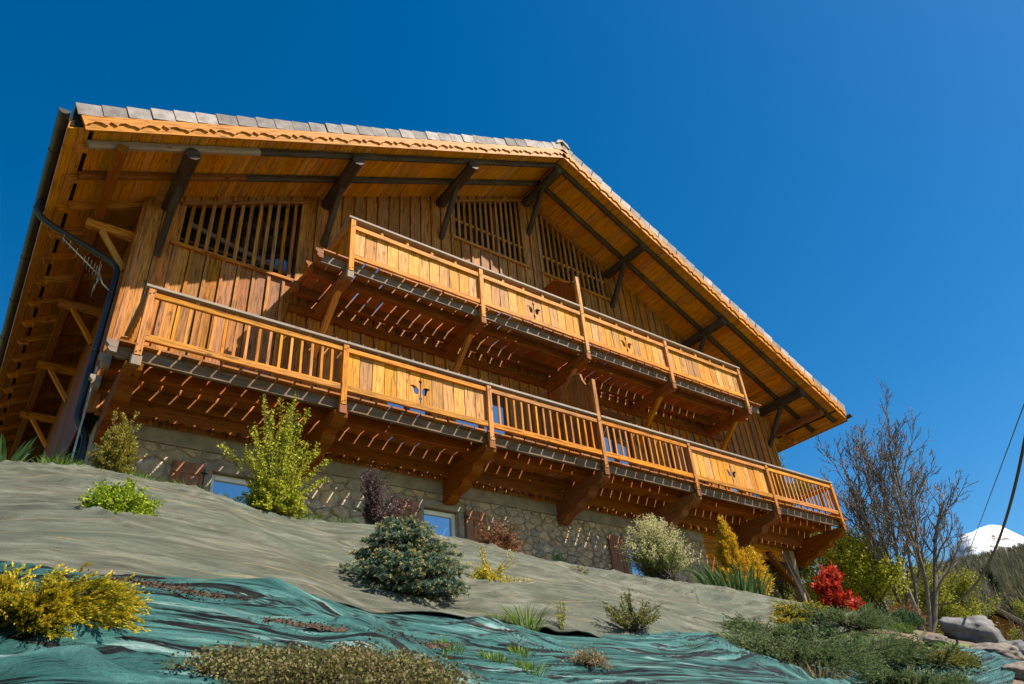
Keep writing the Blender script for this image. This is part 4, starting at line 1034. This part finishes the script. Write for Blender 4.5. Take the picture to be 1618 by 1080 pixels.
    # tall loose shrub before the first window
    a = RNG.uniform(0, 2*np.pi, 60); r = RNG.uniform(.1, 1, 60); tp = np.stack([.62*r*np.cos(a), .55*r*np.sin(a), (1.95-.95*r**1.3)*RNG.uniform(.55, 1.02, 60)], 1)
    low = SLOPE(shell(150, .52, .45, .85, .6, .05, .4), .2); long_ = np.array([[-.85, .1, .95], [.75, -.1, .95], [.62, .05, 1.15], [-.35, 0, 1.85], [.15, 0, 2.0], [-.05, .1, 1.9], [.8, .1, .72], [.35, -.1, 1.75], [-.55, -.1, .9]])
    bush('shrub', 'tall loose yellow green shrub in front of the first basement window', 'shrub', at(2.42, -1.95), np.concatenate([tp, low, long_, long_*.97+.04]), (0, 0, .10), .32, 130, .020, .034, .013, L['tall'], .3, M['bark'], (.010, .003), 130)
    # purple shrub
    tp = np.concatenate([np.stack([RNG.normal(0, .10, 70), RNG.normal(0, .10, 70), RNG.uniform(.3, 1.08, 70)], 1), np.stack([RNG.normal(.30, .16, 40), RNG.normal(-.05, .12, 40), RNG.uniform(.25, .62, 40)], 1)])
    bush('plum_shrub', 'slim dark purple leaved shrub behind the spruce', 'shrub', at(4.05, -1.75), tp, (0, 0, .12), .3, 48, .022, .036, .013, L['purple'], .3, M['bark_dark'], (.010, .003), 60)
    bush('barberry', 'russet brown bush under the right shutter of the middle window', 'bush', at(6.42, -1.80), SLOPE(shell(190, .50, .40, .62, .5, -.05, .6), .2), (0, 0, .06), .3, 34, .03, .036, .013, L['russet'], .3, M['bark_dark'], (.008, .003), 90)
    # blue spruce: tiers of flat boughs
    def spruce(label, base, rx, h):
        t = thing('spruce', label, 'spruce', base); tips = []; tw0 = []
        for k in range(9):
            f = k/8; zc = .06*h+f*h*.84; R_ = rx*(1.04-.70*f**1.6)*(1 if f > .12 else .84)
            nb = int(25-12*f)
            for j in range(nb):
                a_ = 2*math.pi*(j+RNG.uniform(-.35, .35))/nb+k*.7; r_ = R_*RNG.uniform(.72, 1.1)*(1+.35*mnoise.noise(Vector((math.cos(a_)*1.4, math.sin(a_)*1.4, k*.9))))
                tips.append((r_*math.cos(a_), r_*math.sin(a_), zc+RNG.normal()*.03+.04*r_/rx))
                tw0.append((0, 0, zc-.02))
        tips = np.array(tips); tw0 = np.array(tw0); sl_ = np.minimum(0, tips[:, 1])*.25; tips[:, 2] += sl_
        B = np.array(base); P, D = [], []; tipP, tipD = [], []
        for p0, p1 in zip(tw0+B, tips+B):
            ax_ = p1-p0; L_ = np.linalg.norm(ax_); ax_ /= L_
            m_ = int(10+24*L_); s_ = RNG.uniform(.28, 1, m_); q = p0+ax_*(s_*L_)[:, None]
            side = unit(np.cross(ax_, [0, 0, 1.]))*RNG.choice([-1, 1], m_)[:, None]
            td = unit(ax_*.8+side*.75+RNG.normal(size=(m_, 3))*.22+[0, 0, .05]); tl_ = (.05+.12*(1-s_))*RNG.uniform(.8, 1.3, m_)
            td[-1] = ax_; q[-1] = p1-ax_*.09; tl_[-1] = .11
            nn = 44; tt = RNG.uniform(0, 1, (m_, nn, 1)); Q = q[:, None]+td[:, None]*tt*tl_[:, None, None]
            dd = unit(np.repeat(td[:, None], nn, 1)*.65+unit(RNG.normal(size=Q.shape))*.75)
            P.append(Q.reshape(-1, 3)); D.append(dd.reshape(-1, 3))
            e_ = q+td*tl_[:, None]; keep = RNG.uniform(size=m_) < .5; k9 = 8
            tipP.append((np.repeat(e_[keep], k9, 0)+RNG.normal(size=(keep.sum()*k9, 3))*.005)); tipD.append(unit(np.repeat(td[keep], k9, 0)+RNG.normal(size=(keep.sum()*k9, 3))*.6))
        P, D = np.concatenate(P), np.concatenate(D)
        mass('foliage', leaf_mesh('foliage', P, D, .024*RNG.uniform(.7, 1.2, len(P)), .0036, L['spruce']), t, base)
        P, D = np.concatenate(tipP), np.concatenate(tipD)
        mass('new_growth', leaf_mesh('new_growth', P, D, .022, .006, L['spruce_tip']), t, base)
        mass('trunk', tubes_mesh('trunk', [(np.array([B+[0, 0, -.1], B+[0, 0, h*.9]]), [.04, .01])], M['bark_dark'], 7), t, base)
        mass('boughs', tubes_mesh('boughs', [(np.array([a_, b_]), [.009, .003]) for a_, b_ in zip(tw0+B, tips+B)], M['bark_dark'], 4, cap=False), t, base)
    spruce('broad blue green spruce in the middle of the bank', at(2.62, -5.40, 0), .68, .78)
    # yellow flowering twigs beside the spruce
    tp = np.concatenate([SLOPE(shell(60, .34, .26, .26, .4, .0, .6), .3), np.array([[-.08, 0, .42], [-.05, 0, .38], [-.1, .02, .35], [.36, 0, .40], [.38, 0, .34], [.42, .02, .28], [.5, -.1, .05], [.55, -.12, .02]])*1.05])
    bush('forsythia', 'sprawling bright yellow flowering bush right of the spruce', 'bush', at(4.12, -4.70), tp, (0, 0, .06), .25, 52, .016, .022, .009, L['yellowflower'], .2, M['bark'], (.006, .002), 60)
    bush('forsythia', 'small yellow flowering twig tucked against the spruce', 'bush', at(3.45, -4.72), SLOPE(shell(40, .22, .2, .32, .4, .1, .4), .3), (0, 0, .06), .3, 40, .014, .022, .009, L['yellowflower'], .2, M['bark'], (.005, .002), 30)
    bush('seedling', 'tiny dark green seedling at the foot of the stone wall', 'seedling', at(7.62, -1.95), shell(60, .13, .13, .26, .3, .1, .3), (0, 0, .1), .2, 26, .012, .04, .007, L['darkgreen'], .5, M['bark'], (.006, .002), 12)
    bush('dry_plant', 'tiny dry plant in the upper grey cloth', 'plant', at(7.2, -2.88), SLOPE(shell(24, .26, .2, .2, .4, .05, .3), .3), (0, 0, .05), .5, 9, .02, .028, .009, L['cover'], .3, M['bark'], (.004, .002), 24)
    # white broom
    base = at(10.25, -1.95); n = 520
    a = RNG.uniform(0, 2*np.pi, n); el_ = RNG.uniform(.12, 1.0, n)**.75*math.pi/2; rr_ = RNG.uniform(.8, 1.08, n)
    tp = np.stack([.98*np.cos(el_)*np.cos(a)*rr_, .75*np.cos(el_)*np.sin(a)*rr_, 1.28*np.sin(el_)*rr_], 1)
    def green(t, tip, T, P):
        G, GT, r_, c_, ti = twigs(base, tp*np.array([.82, .82, .70]), (0, 0, .16), .15, 34, .02, .12)
        mass('twig_foliage', leaf_mesh('twig_foliage', G, unit(GT+RNG.normal(size=G.shape)*.25), .07, .0045, L['broomgreen']), t, base)
    bush('broom', 'rounded broom covered in creamy white flowers', 'shrub', base, tp, (0, 0, .16), .58, 30, .018, .028, .011, L['broom'], .3, M['bark'], (.008, .003), 200, .12, extra=green)
    # iris clumps
    def iris(label, x, y, n, h, rad, wd, lean=.5):
        tuft('iris', label, 'iris', at(x, y, .02), n, h, wd, lean, .25, L['iris'], rad)
    iris('dense clump of iris leaves right of the white broom', 12.35, -2.05, 150, .80, .60, .026, .55)
    iris('iris clump at the far left edge of the bank', -.80, -1.66, 26, .52, .16, .026, .75)
    iris('iris clump between the left edge and the downpipe', -.42, -1.60, 20, .44, .16, .022, .75)
    iris('small green leaf clump right of the red shrub', 14.3, -3.55, 60, .50, .32, .02, .9)
    tuft('grass_tuft', 'green grass fringe at the foot of the downpipe', 'grass', at(.02, -1.62, .02), 190, .15, .004, .7, .4, L['grass'], .38)
    for lab, x, n in (('grass fringe left of the conical evergreen', -.25, 120), ('grass fringe right of the conical evergreen', .72, 110), ('grass fringe below the left shutter', 1.25, 70), ('grass fringe left of the tall loose shrub', 1.85, 110), ('grass fringe right of the tall loose shrub', 2.95, 90), ('grass fringe behind the spruce', 3.6, 60)):
        tuft('grass_tuft', lab, 'grass', at(x, -1.80, .10), n, .17, .004, .8, .4, L['grass'], .22, group='grass fringe along the crest')
    # golden conifer
    def plumed(n, rad, h, pw, off, lean=0):
        z_ = RNG.uniform(.02, 1, n); a_ = RNG.uniform(0, 2*np.pi, n); r_ = rad*np.clip(1.03-z_, 0, 1)**pw*RNG.uniform(.55, 1.3, n)
        return np.stack([r_*np.cos(a_)+off[0]+lean*z_, r_*np.sin(a_)+off[1], z_*h*RNG.uniform(.9, 1.06, n)+.04], 1)
    tp = np.concatenate([plumed(210, .46, 1.70, .75, (0, 0), -.08), plumed(120, .34, 1.10, .6, (.62, -.1))])
    bush('golden_cypress', 'golden orange conifer in front of the boarded wall', 'conifer', at(13.0, -1.72), tp, (0, 0, .22), .66, 90, .022, .060, .010, L['goldcon'], .6, M['bark'], (.012, .003), 80)
    # red shrub
    tp = np.concatenate([shell(75, .46, .42, .42, .7, -.1, .7)+[0, 0, .10], shell(42, .26, .22, .24, .6, -.3, .6)+[.08, 0, .84], shell(30, .30, .26, .14, .6, -.3, .6)+[-.16, 0, .56]])
    bush('pieris', 'bright red leaved shrub beside the corner post', 'shrub', at(13.2, -3.72), tp*.86, (0, 0, .06), .80, 22, .035, .085, .020, L['redleaf'], .35, M['bark_dark'], (.012, .004), 90)
    # twisted sparse young conifer
    tp = SLOPE(np.array([[-.42, 0, .22], [-.34, .1, .30], [-.30, -.1, .12], [-.12, 0, .34], [.02, 0, .44], [.05, .1, .40], [.20, 0, .30], [.30, 0, .33], [.40, -.1, .30], [.46, 0, .26], [.25, -.15, .14], [-.45, -.1, .12], [-.2, .05, .22], [.12, -.1, .2], [.0, -.12, .16], [.3, .1, .2]]), .2)
    bush('cotoneaster', 'sparse twisted dwarf conifer at the edge of the green cloth', 'dwarf conifer', at(4.95, -6.10), np.concatenate([tp, tp*.8+RNG.normal(size=tp.shape)*.03]), (0, 0, .03), .22, 130, .014, .022, .006, L['olive'], .35, M['bark_dark'], (.009, .003), 32)
    bush('seedling', 'slim conifer seedling standing in a fold of green cloth', 'seedling', at(3.80, -6.30), np.array([[0, 0, .30], [-.05, 0, .24], [.06, 0, .22], [-.04, .02, .16], [.05, 0, .27]]), (0, 0, .1), .15, 60, .008, .024, .004, L['tall'], .5, M['bark'], (.004, .002), 5, .01)
    # ground cover at the bottom
    tp = shell(1500, .80, .42, .17, .55, .03, .5)
    bush('cotoneaster', 'brownish green ground cover along the bottom edge of the photo', 'ground cover', at(.80, -7.98), SLOPE(tp, .5), (0, 0, .06), .6, 30, .016, .018, .008, L['cover'], .2, None, (.005, .002), 160, .3)
    bush('dry_plant', 'dry brown low plant on the green cloth', 'plant', at(3.45, -6.98), SLOPE(shell(90, .24, .18, .15, .4, .0, .5), .4), (0, 0, .05), .3, 14, .015, .022, .005, L['drygrass'], .5, M['bark'], (.004, .002), 70)
    tuft('dry_grass', 'straw coloured dry grass between the creeping junipers', 'grass', at(7.0, -6.75), 200, .26, .004, .9, .4, L['drygrass'], .25)
    plumes('juniper', 'grey green creeping juniper above the dry grass', at(8.35, -5.35), 120, .80, .45, .22, L['creeper'], .034, .006, 18)
    plumes('juniper', 'olive creeping juniper hugging the bright green strip', at(10.3, -6.55), 120, .75, .40, .22, L['olive'], .034, .006, 18)
    plumes('juniper', 'low juniper sprawl at the very bottom right', at(8.6, -7.05), 150, 1.0, .45, .24, L['creeper'], .034, .006, 20)
    for lab, x, y, n, h in (('grass clump at the foot of the rounded juniper', 9.9, -5.3, 140, .2), ('grass clump between the junipers and the boulder', 12.1, -5.4, 160, .24), ('yellowing grass clump by the pale rocks', 11.4, -6.3, 140, .2), ('weeds beside the brown bark strip', 2.2, -6.85, 70, .10), ('weeds at the right end of the bark strip', 2.95, -6.75, 60, .09), ('short weeds below the twisted dwarf conifer', 5.4, -6.5, 60, .1), ('upright green grass tuft on the seam of the two cloths', 3.44, -6.20, 110, .32), ('short grass tuft left of the upright one', 3.26, -6.05, 60, .15), ('small grass tuft low on the green cloth near the ground cover', 2.50, -6.98, 80, .10),
                            ('small bright grass tuft at the bottom centre', 2.70, -7.16, 90, .13), ('grass tuft at the end of the grey cloth seam', 6.0, -6.18, 100, .18), ('second grass tuft at the end of the seam', 6.95, -5.80, 120, .20), ('weedy tuft in the brown soil strip', 1.95, -7.1, 60, .09)):
        tuft('grass_tuft', lab, 'grass', at(x, y, .03), n, h, .0045, .7, .35, L['grass'], .10, group='grass tufts on the bank')
build_plants()

# ------------------------------------------------------------------ soil strips, stones
def soil_mat():
    n = NB('bark_mulch'); v = n.coords('Object'); f = n.noise(v, 30, 6, .7); g = n.noise(v, 5, 4)
    n.bsdf(n.ramp(f, [(.35, (.022, .013, .009)), (.5, (.062, .036, .023)), (.68, (.13, .08, .05))]), .95, f, 1., .03); return n.m
SOIL = soil_mat()
def soil_strip(label, pts, wd):
    pts = np.array(pts); t = np.linspace(0, 1, 60); px = np.interp(t, np.linspace(0, 1, len(pts)), pts[:, 0]); py = np.interp(t, np.linspace(0, 1, len(pts)), pts[:, 1])
    V = []
    for i in range(60):
        w_ = wd*math.sin(math.pi*min(max(t[i], .02), .98))**.5*(1+.35*mnoise.noise(Vector((px[i]*6, 3, 1))))
        for k in range(7):
            s = k/6*2-1; y = py[i]+s*w_; V.append((px[i], y, gz(px[i], y)+.075+.02*(1-s*s)+.02*mnoise.noise(Vector((px[i]*20, y*20, 4)))))
    f = [(i*7+k, (i+1)*7+k, (i+1)*7+k+1, i*7+k+1) for i in range(59) for k in range(6)]
    o = mass('bark_mulch', np_mesh('bark_mulch', V, f, SOIL, True), None, tuple(np.array(V).mean(0)), kind='stuff', label=label, category='mulch')
    n = 800; i = RNG.integers(0, len(V), n); P = np.array(V)[i]+RNG.normal(size=(n, 3))*[.09, .035, .004]
    mass('chips', leaf_mesh('chips', P, unit(RNG.normal(size=(n, 3))*[1, 1, .35]), .017, .005, L['chips']), o, o.location)
soil_strip('strip of brown bark mulch lying across the green cloth', [(.65, -7.22), (1.2, -7.2), (1.7, -7.08), (2.15, -6.92)], .03)
soil_strip('thin dark mulch streak under the golden juniper', [(-.2, -6.75), (.2, -6.82), (.5, -6.9)], .016)
def boulder(label, x, y, s, seed, mat, dz=0., group=None):
    n, m_ = 44, 28; V, F = [], []
    for j in range(m_+1):
        th = math.pi*j/m_
        for i in range(n):
            ph = 2*math.pi*i/n; d = Vector((math.sin(th)*math.cos(ph), math.sin(th)*math.sin(ph), math.cos(th)))
            q = Vector([math.copysign(abs(c_)**.75, c_) for c_ in d]); q.normalize()
            r = 1+.22*mnoise.noise(d*1.3+Vector((seed, 0, 0)))+.10*mnoise.noise(d*3.1+Vector((0, seed, 0)))+.04*mnoise.noise(d*8+Vector((0, 0, seed)))
            fc = max(abs(d.dot(Vector(w_).normalized())) for w_ in ((1, .3, .2), (-.3, 1, .1), (.2, -.1, 1), (.7, -.6, .5), (-.6, -.5, .6)))
            r = r*fc**-.95*.74+.03*mnoise.noise(d*14+Vector((seed, seed, 0)))
            V.append((x+d.x*r*s[0], y+d.y*r*s[1], gz(x, y)+dz+d.z*r*s[2]))
    for j in range(m_):
        for i in range(n): F.append((j*n+i, (j+1)*n+i, (j+1)*n+(i+1) % n, j*n+(i+1) % n))
    kw = dict(label=label, category='boulder')
    if group: kw['group'] = group
    return mass('boulder', np_mesh('boulder', V, F, mat, True), None, (x, y, gz(x, y)), **kw)
M['rock'] = plain('rock_grey', (.16, .155, .155), .9, 0, 6, .45, 1.)
M['rock_pale'] = plain('rock_pale', (.16, .135, .115), .9, 0, 9, .6, 1.)
boulder('large smooth grey boulder at the right edge of the bank', 14.3, -5.55, (.62, .5, .42), 3, M['rock'], .05)
boulder('pale flat rock face below the grey boulder', 12.4, -6.5, (.6, .36, .18), 8, M['rock_pale'], -.02)
boulder('white slanting rock at the bottom right corner', 11.5, -7.2, (.6, .28, .16), 12, M['rock_pale'], -.02)
boulder('small dark boulder right of the large one', 14.2, -6.1, (.28, .3, .24), 5, M['rock'], .0)
boulder('small brownish stone left of the pale flat rock', 11.9, -5.95, (.26, .2, .14), 21, M['rock_pale'], .0)
bush('heather', 'small round dark green cushion beside the grey boulder', 'bush', at(13.1, -4.95), shell(160, .42, .34, .30, .6, 0, .2), (0, 0, .05), .5, 24, .02, .05, .010, L['darkgreen'], .5, M['bark'], (.006, .003), 20)
bush('heather', 'small orange red bush behind the green cushion', 'bush', at(14.1, -4.55), shell(120, .45, .35, .40, .6, 0, .3), (0, 0, .05), .5, 24, .03, .06, .015, L['russet'], .4, M['bark'], (.006, .003), 20)

# ------------------------------------------------------------------ trees and buildings beyond
tree('bare_tree', 'tall leafless multi-stemmed tree right of the chalet', (21.6, -1.15, gz(21.6, -1.15)-.1), 5.4, .085, 7, 3, .55, .8, 4, M['bark_grey'], kids=(14, 9, 5), shrink=.42, lean=(.07, -.15), fan=(.08, .40))
tree('bare_tree', 'thin leafless sapling at the right edge behind the boulders', (19.7, -4.4, gz(19.7, -4.4)-.1), 2.4, .022, 3, 2, .5, .8, 9, M['bark'], kids=(6, 4), shrink=.5)
for lab, az, d, h in (('leafless tree on the meadow edge just left of the mountain', 67.4, 62, 6.5), ('leafless tree second left of the mountain', 66.2, 58, 6.8), ('leafless tree behind the bright yellow green tree', 64.9, 64, 7.5),
                      ('leafless tree behind the tall bare trunks', 63.4, 60, 7.0), ('leafless tree farthest behind the red shrub', 60.8, 66, 7.6), ('small leafless tree below the snowy mountain', 69.2, 70, 5.0)):
    x, y = CAM[0]+d*math.sin(R(az)), CAM[1]+d*math.cos(R(az))
    tree('bare_tree', lab, (x, y, gz(x, y)-.2), h, .10, 2, 2, .6, .6, int(az*10), M['bark_grey'], kids=(13, 9), shrink=.45, fan=(.05, .2), group='leafless trees at the foot of the wooded hill')
TR = [('spring_tree', 'yellow green budding tree behind the red shrub', (19.6, 1.2), 2.6, 2, 'springpale', 3), ('spring_tree', 'bright yellow green tree behind the bare tree', (24.4, -.9), 2.5, 3, 'spring', 5),
      ('spring_tree', 'dense green tree seen under the corner of the balcony', (22.4, 4.5), 4.0, 3, 'spring', 7), ('spring_tree', 'pale orange budding tree right of the bare tree', (28.5, .5), 2.4, 2, 'springpale', 9),
      ('spring_tree', 'low green tree between the corner post and the red shrub', (21.0, .6), 2.4, 3, 'tall', 12), ('spring_tree', 'round yellow green tree at the right edge of the meadow', (57.0, 7.0), 2.6, 3, 'spring', 14),
      ('spring_tree', 'olive green shrubby tree at the foot of the bare tree', (20.6, -.9), 2.0, 3, 'tall', 17), ('spring_tree', 'second bright yellow green tree further right behind the boulder', (25.8, -1.6), 1.8, 3, 'spring', 19)]
for nm, lab, (x, y), h, nm_, lf, sd in TR:
    k = h/2.6
    tree(nm, lab, (x, y, gz(x, y)-.1), h, .05*k, nm_, 2, .75, .35, sd, M['bark_dark'], L[lf], 11, .065*max(1, k*.8), .026*max(1, k*.8), kids=(10, 7), jit=.10*k, shrink=.6)
tree('holm_oak', 'tall loose grey green tree behind the right end of the chalet', (25.4, 2.9, gz(25.4, 2.9)-.1), 7.3, .12, 1, 3, .8, .3, 23, M['bark_dark'], L['holm'], 7, .12, .045, kids=(12, 6, 4), jit=.16, shrink=.42)
def conifer(label, x, y, h, seed):
    base = (x, y, gz(x, y)-.2); t = thing('fir_tree', label, 'tree', base, 'dark firs beyond the meadow'); n = 1500
    z = RNG.uniform(.08, 1, n); a = RNG.uniform(0, 2*np.pi, n); lay = np.floor(z*14)/14; r = (1-lay)*h*.2*RNG.uniform(.2, 1.05, n)+.05
    P = np.stack([x+r*np.cos(a), y+r*np.sin(a), base[2]+z*h-r*.25], 1); D = np.stack([np.cos(a), np.sin(a), np.full(n, -.35)], 1)+RNG.normal(size=(n, 3))*.3
    mass('crown', leaf_mesh('crown', P, D, h*.085, h*.018, L['conifer']), t, base)
    mass('trunk', tubes_mesh('trunk', [([base, (x, y, base[2]+h*.95)], [h*.02, .02])], M['bark_dark'], 6), t, base)
for lab, x, y, h in (('tallest dark fir beyond the meadow', 88.5, 21.0, 6.5), ('dark fir just left of the tallest one', 85.0, 23.5, 4.8), ('dark fir at the right edge of the photo', 92.0, 17.0, 5.5), ('small dark fir on the wooded ridge', 120.0, 43.0, 8.0)): conifer(lab, x, y, h, 1)
def barn(name, label, x, y, rz, w_, l_, h, roofmat):
    b = (x, y, gz(x, y)-.3); t = thing(name, label, 'barn', b); ca, sa = math.cos(rz), math.sin(rz); u, v = Vector((ca, sa, 0)), Vector((-sa, ca, 0)); o = Vector(b)
    prof = [(-w_/2, 0), (w_/2, 0), (w_/2, h*.55), (0, h*.93), (-w_/2, h*.55)]
    wl = plate('wall', prof, l_, o, u, Z, M['wall'], t)
    nrm = u.cross(Z)
    for sg in (-1, 1):
        e0, e1 = o+u*sg*(w_/2+.35)+Z*(h*.47), o+Z*h; d = e1-e0
        c0 = (e0+e1)/2+nrm*l_/2
        link('roof', bar_mesh(d.length, l_+.8, .12, .01, roofmat), None, t, frame(c0, d, nrm))
    dr = plate('door', [(-.6, 0), (.6, 0), (.6, 1.9), (-.6, 1.9)], .05, o-nrm*.06+Z*.3, u, Z, M['brownwin'], t)
    plate('window', [(-.35, h*.55), (.35, h*.55), (.35, h*.7), (-.35, h*.7)], .05, o-nrm*.06, u, Z, M['glass'], t)
M['roof_old'] = plain('roof_old', (.30, .22, .17), .9, 0, 2, .35, .6); M['roof_pink'] = plain('roof_pink', (.36, .21, .18), .9, 0, 2, .3, .6)
barn('barn', 'small barn with a weathered brown roof behind the grey boulder', 41.8, 5.3, R(-60), 4.5, 5.5, 4.4, M['roof_old'])
barn('barn', 'low barn with a faded pink roof at the right edge', 46.6, 5.2, R(-40), 4.5, 6.5, 3.4, M['roof_pink'])
CABLE((19.33, -3.03, -.66), (8.88, -9.55, -.33), .65, .022, 'thick black cable sagging down from the right edge to the yellow bush')
CABLE((55.0, 10.1, 7.34), (18.68, -7.56, 3.77), .02, .016, 'thin overhead wire crossing in front of the snowy mountain')
def far_wood():
    n = 12000; az = np.radians(np.where(RNG.uniform(size=n) < .8, RNG.uniform(56, 80, n), RNG.uniform(30, 105, n))); d = 90+RNG.uniform(0, 1, n)**1.15*380
    x = CAM[0]+d*np.sin(az); y = CAM[1]+d*np.cos(az); z = ground_z(x, y)-.5; h = RNG.uniform(3.5, 8, n)*np.interp(d, [90, 400], [.8, 1.3])
    m_ = 18; t = RNG.uniform(.15, 1, (n, m_)); a = RNG.uniform(0, 2*np.pi, (n, m_)); r = h[:, None]*.24*np.sin(np.clip(t, .1, 1)*math.pi*.85)*RNG.uniform(.2, 1, (n, m_))
    P0 = np.stack([np.repeat(x[:, None], m_, 1), np.repeat(y[:, None], m_, 1), z[:, None]+h[:, None]*t*.6], -1)
    P1 = np.stack([x[:, None]+r*np.cos(a), y[:, None]+r*np.sin(a), z[:, None]+h[:, None]*(t*.75+.25)], -1)
    P0[:, 0] = np.stack([x, y, z], -1); P1[:, 0] = np.stack([x, y, z+h], -1)
    P0, P1 = P0.reshape(-1, 3), P1.reshape(-1, 3); Dv = P1-P0; ln = np.linalg.norm(Dv, axis=1)
    mass('far_wood', leaf_mesh('far_wood', P0, Dv, ln, .05+.00026*np.repeat(d, m_), L['wood_far']), kind='stuff', label='leafless brown wood covering the far hillside', category='wood')
far_wood()
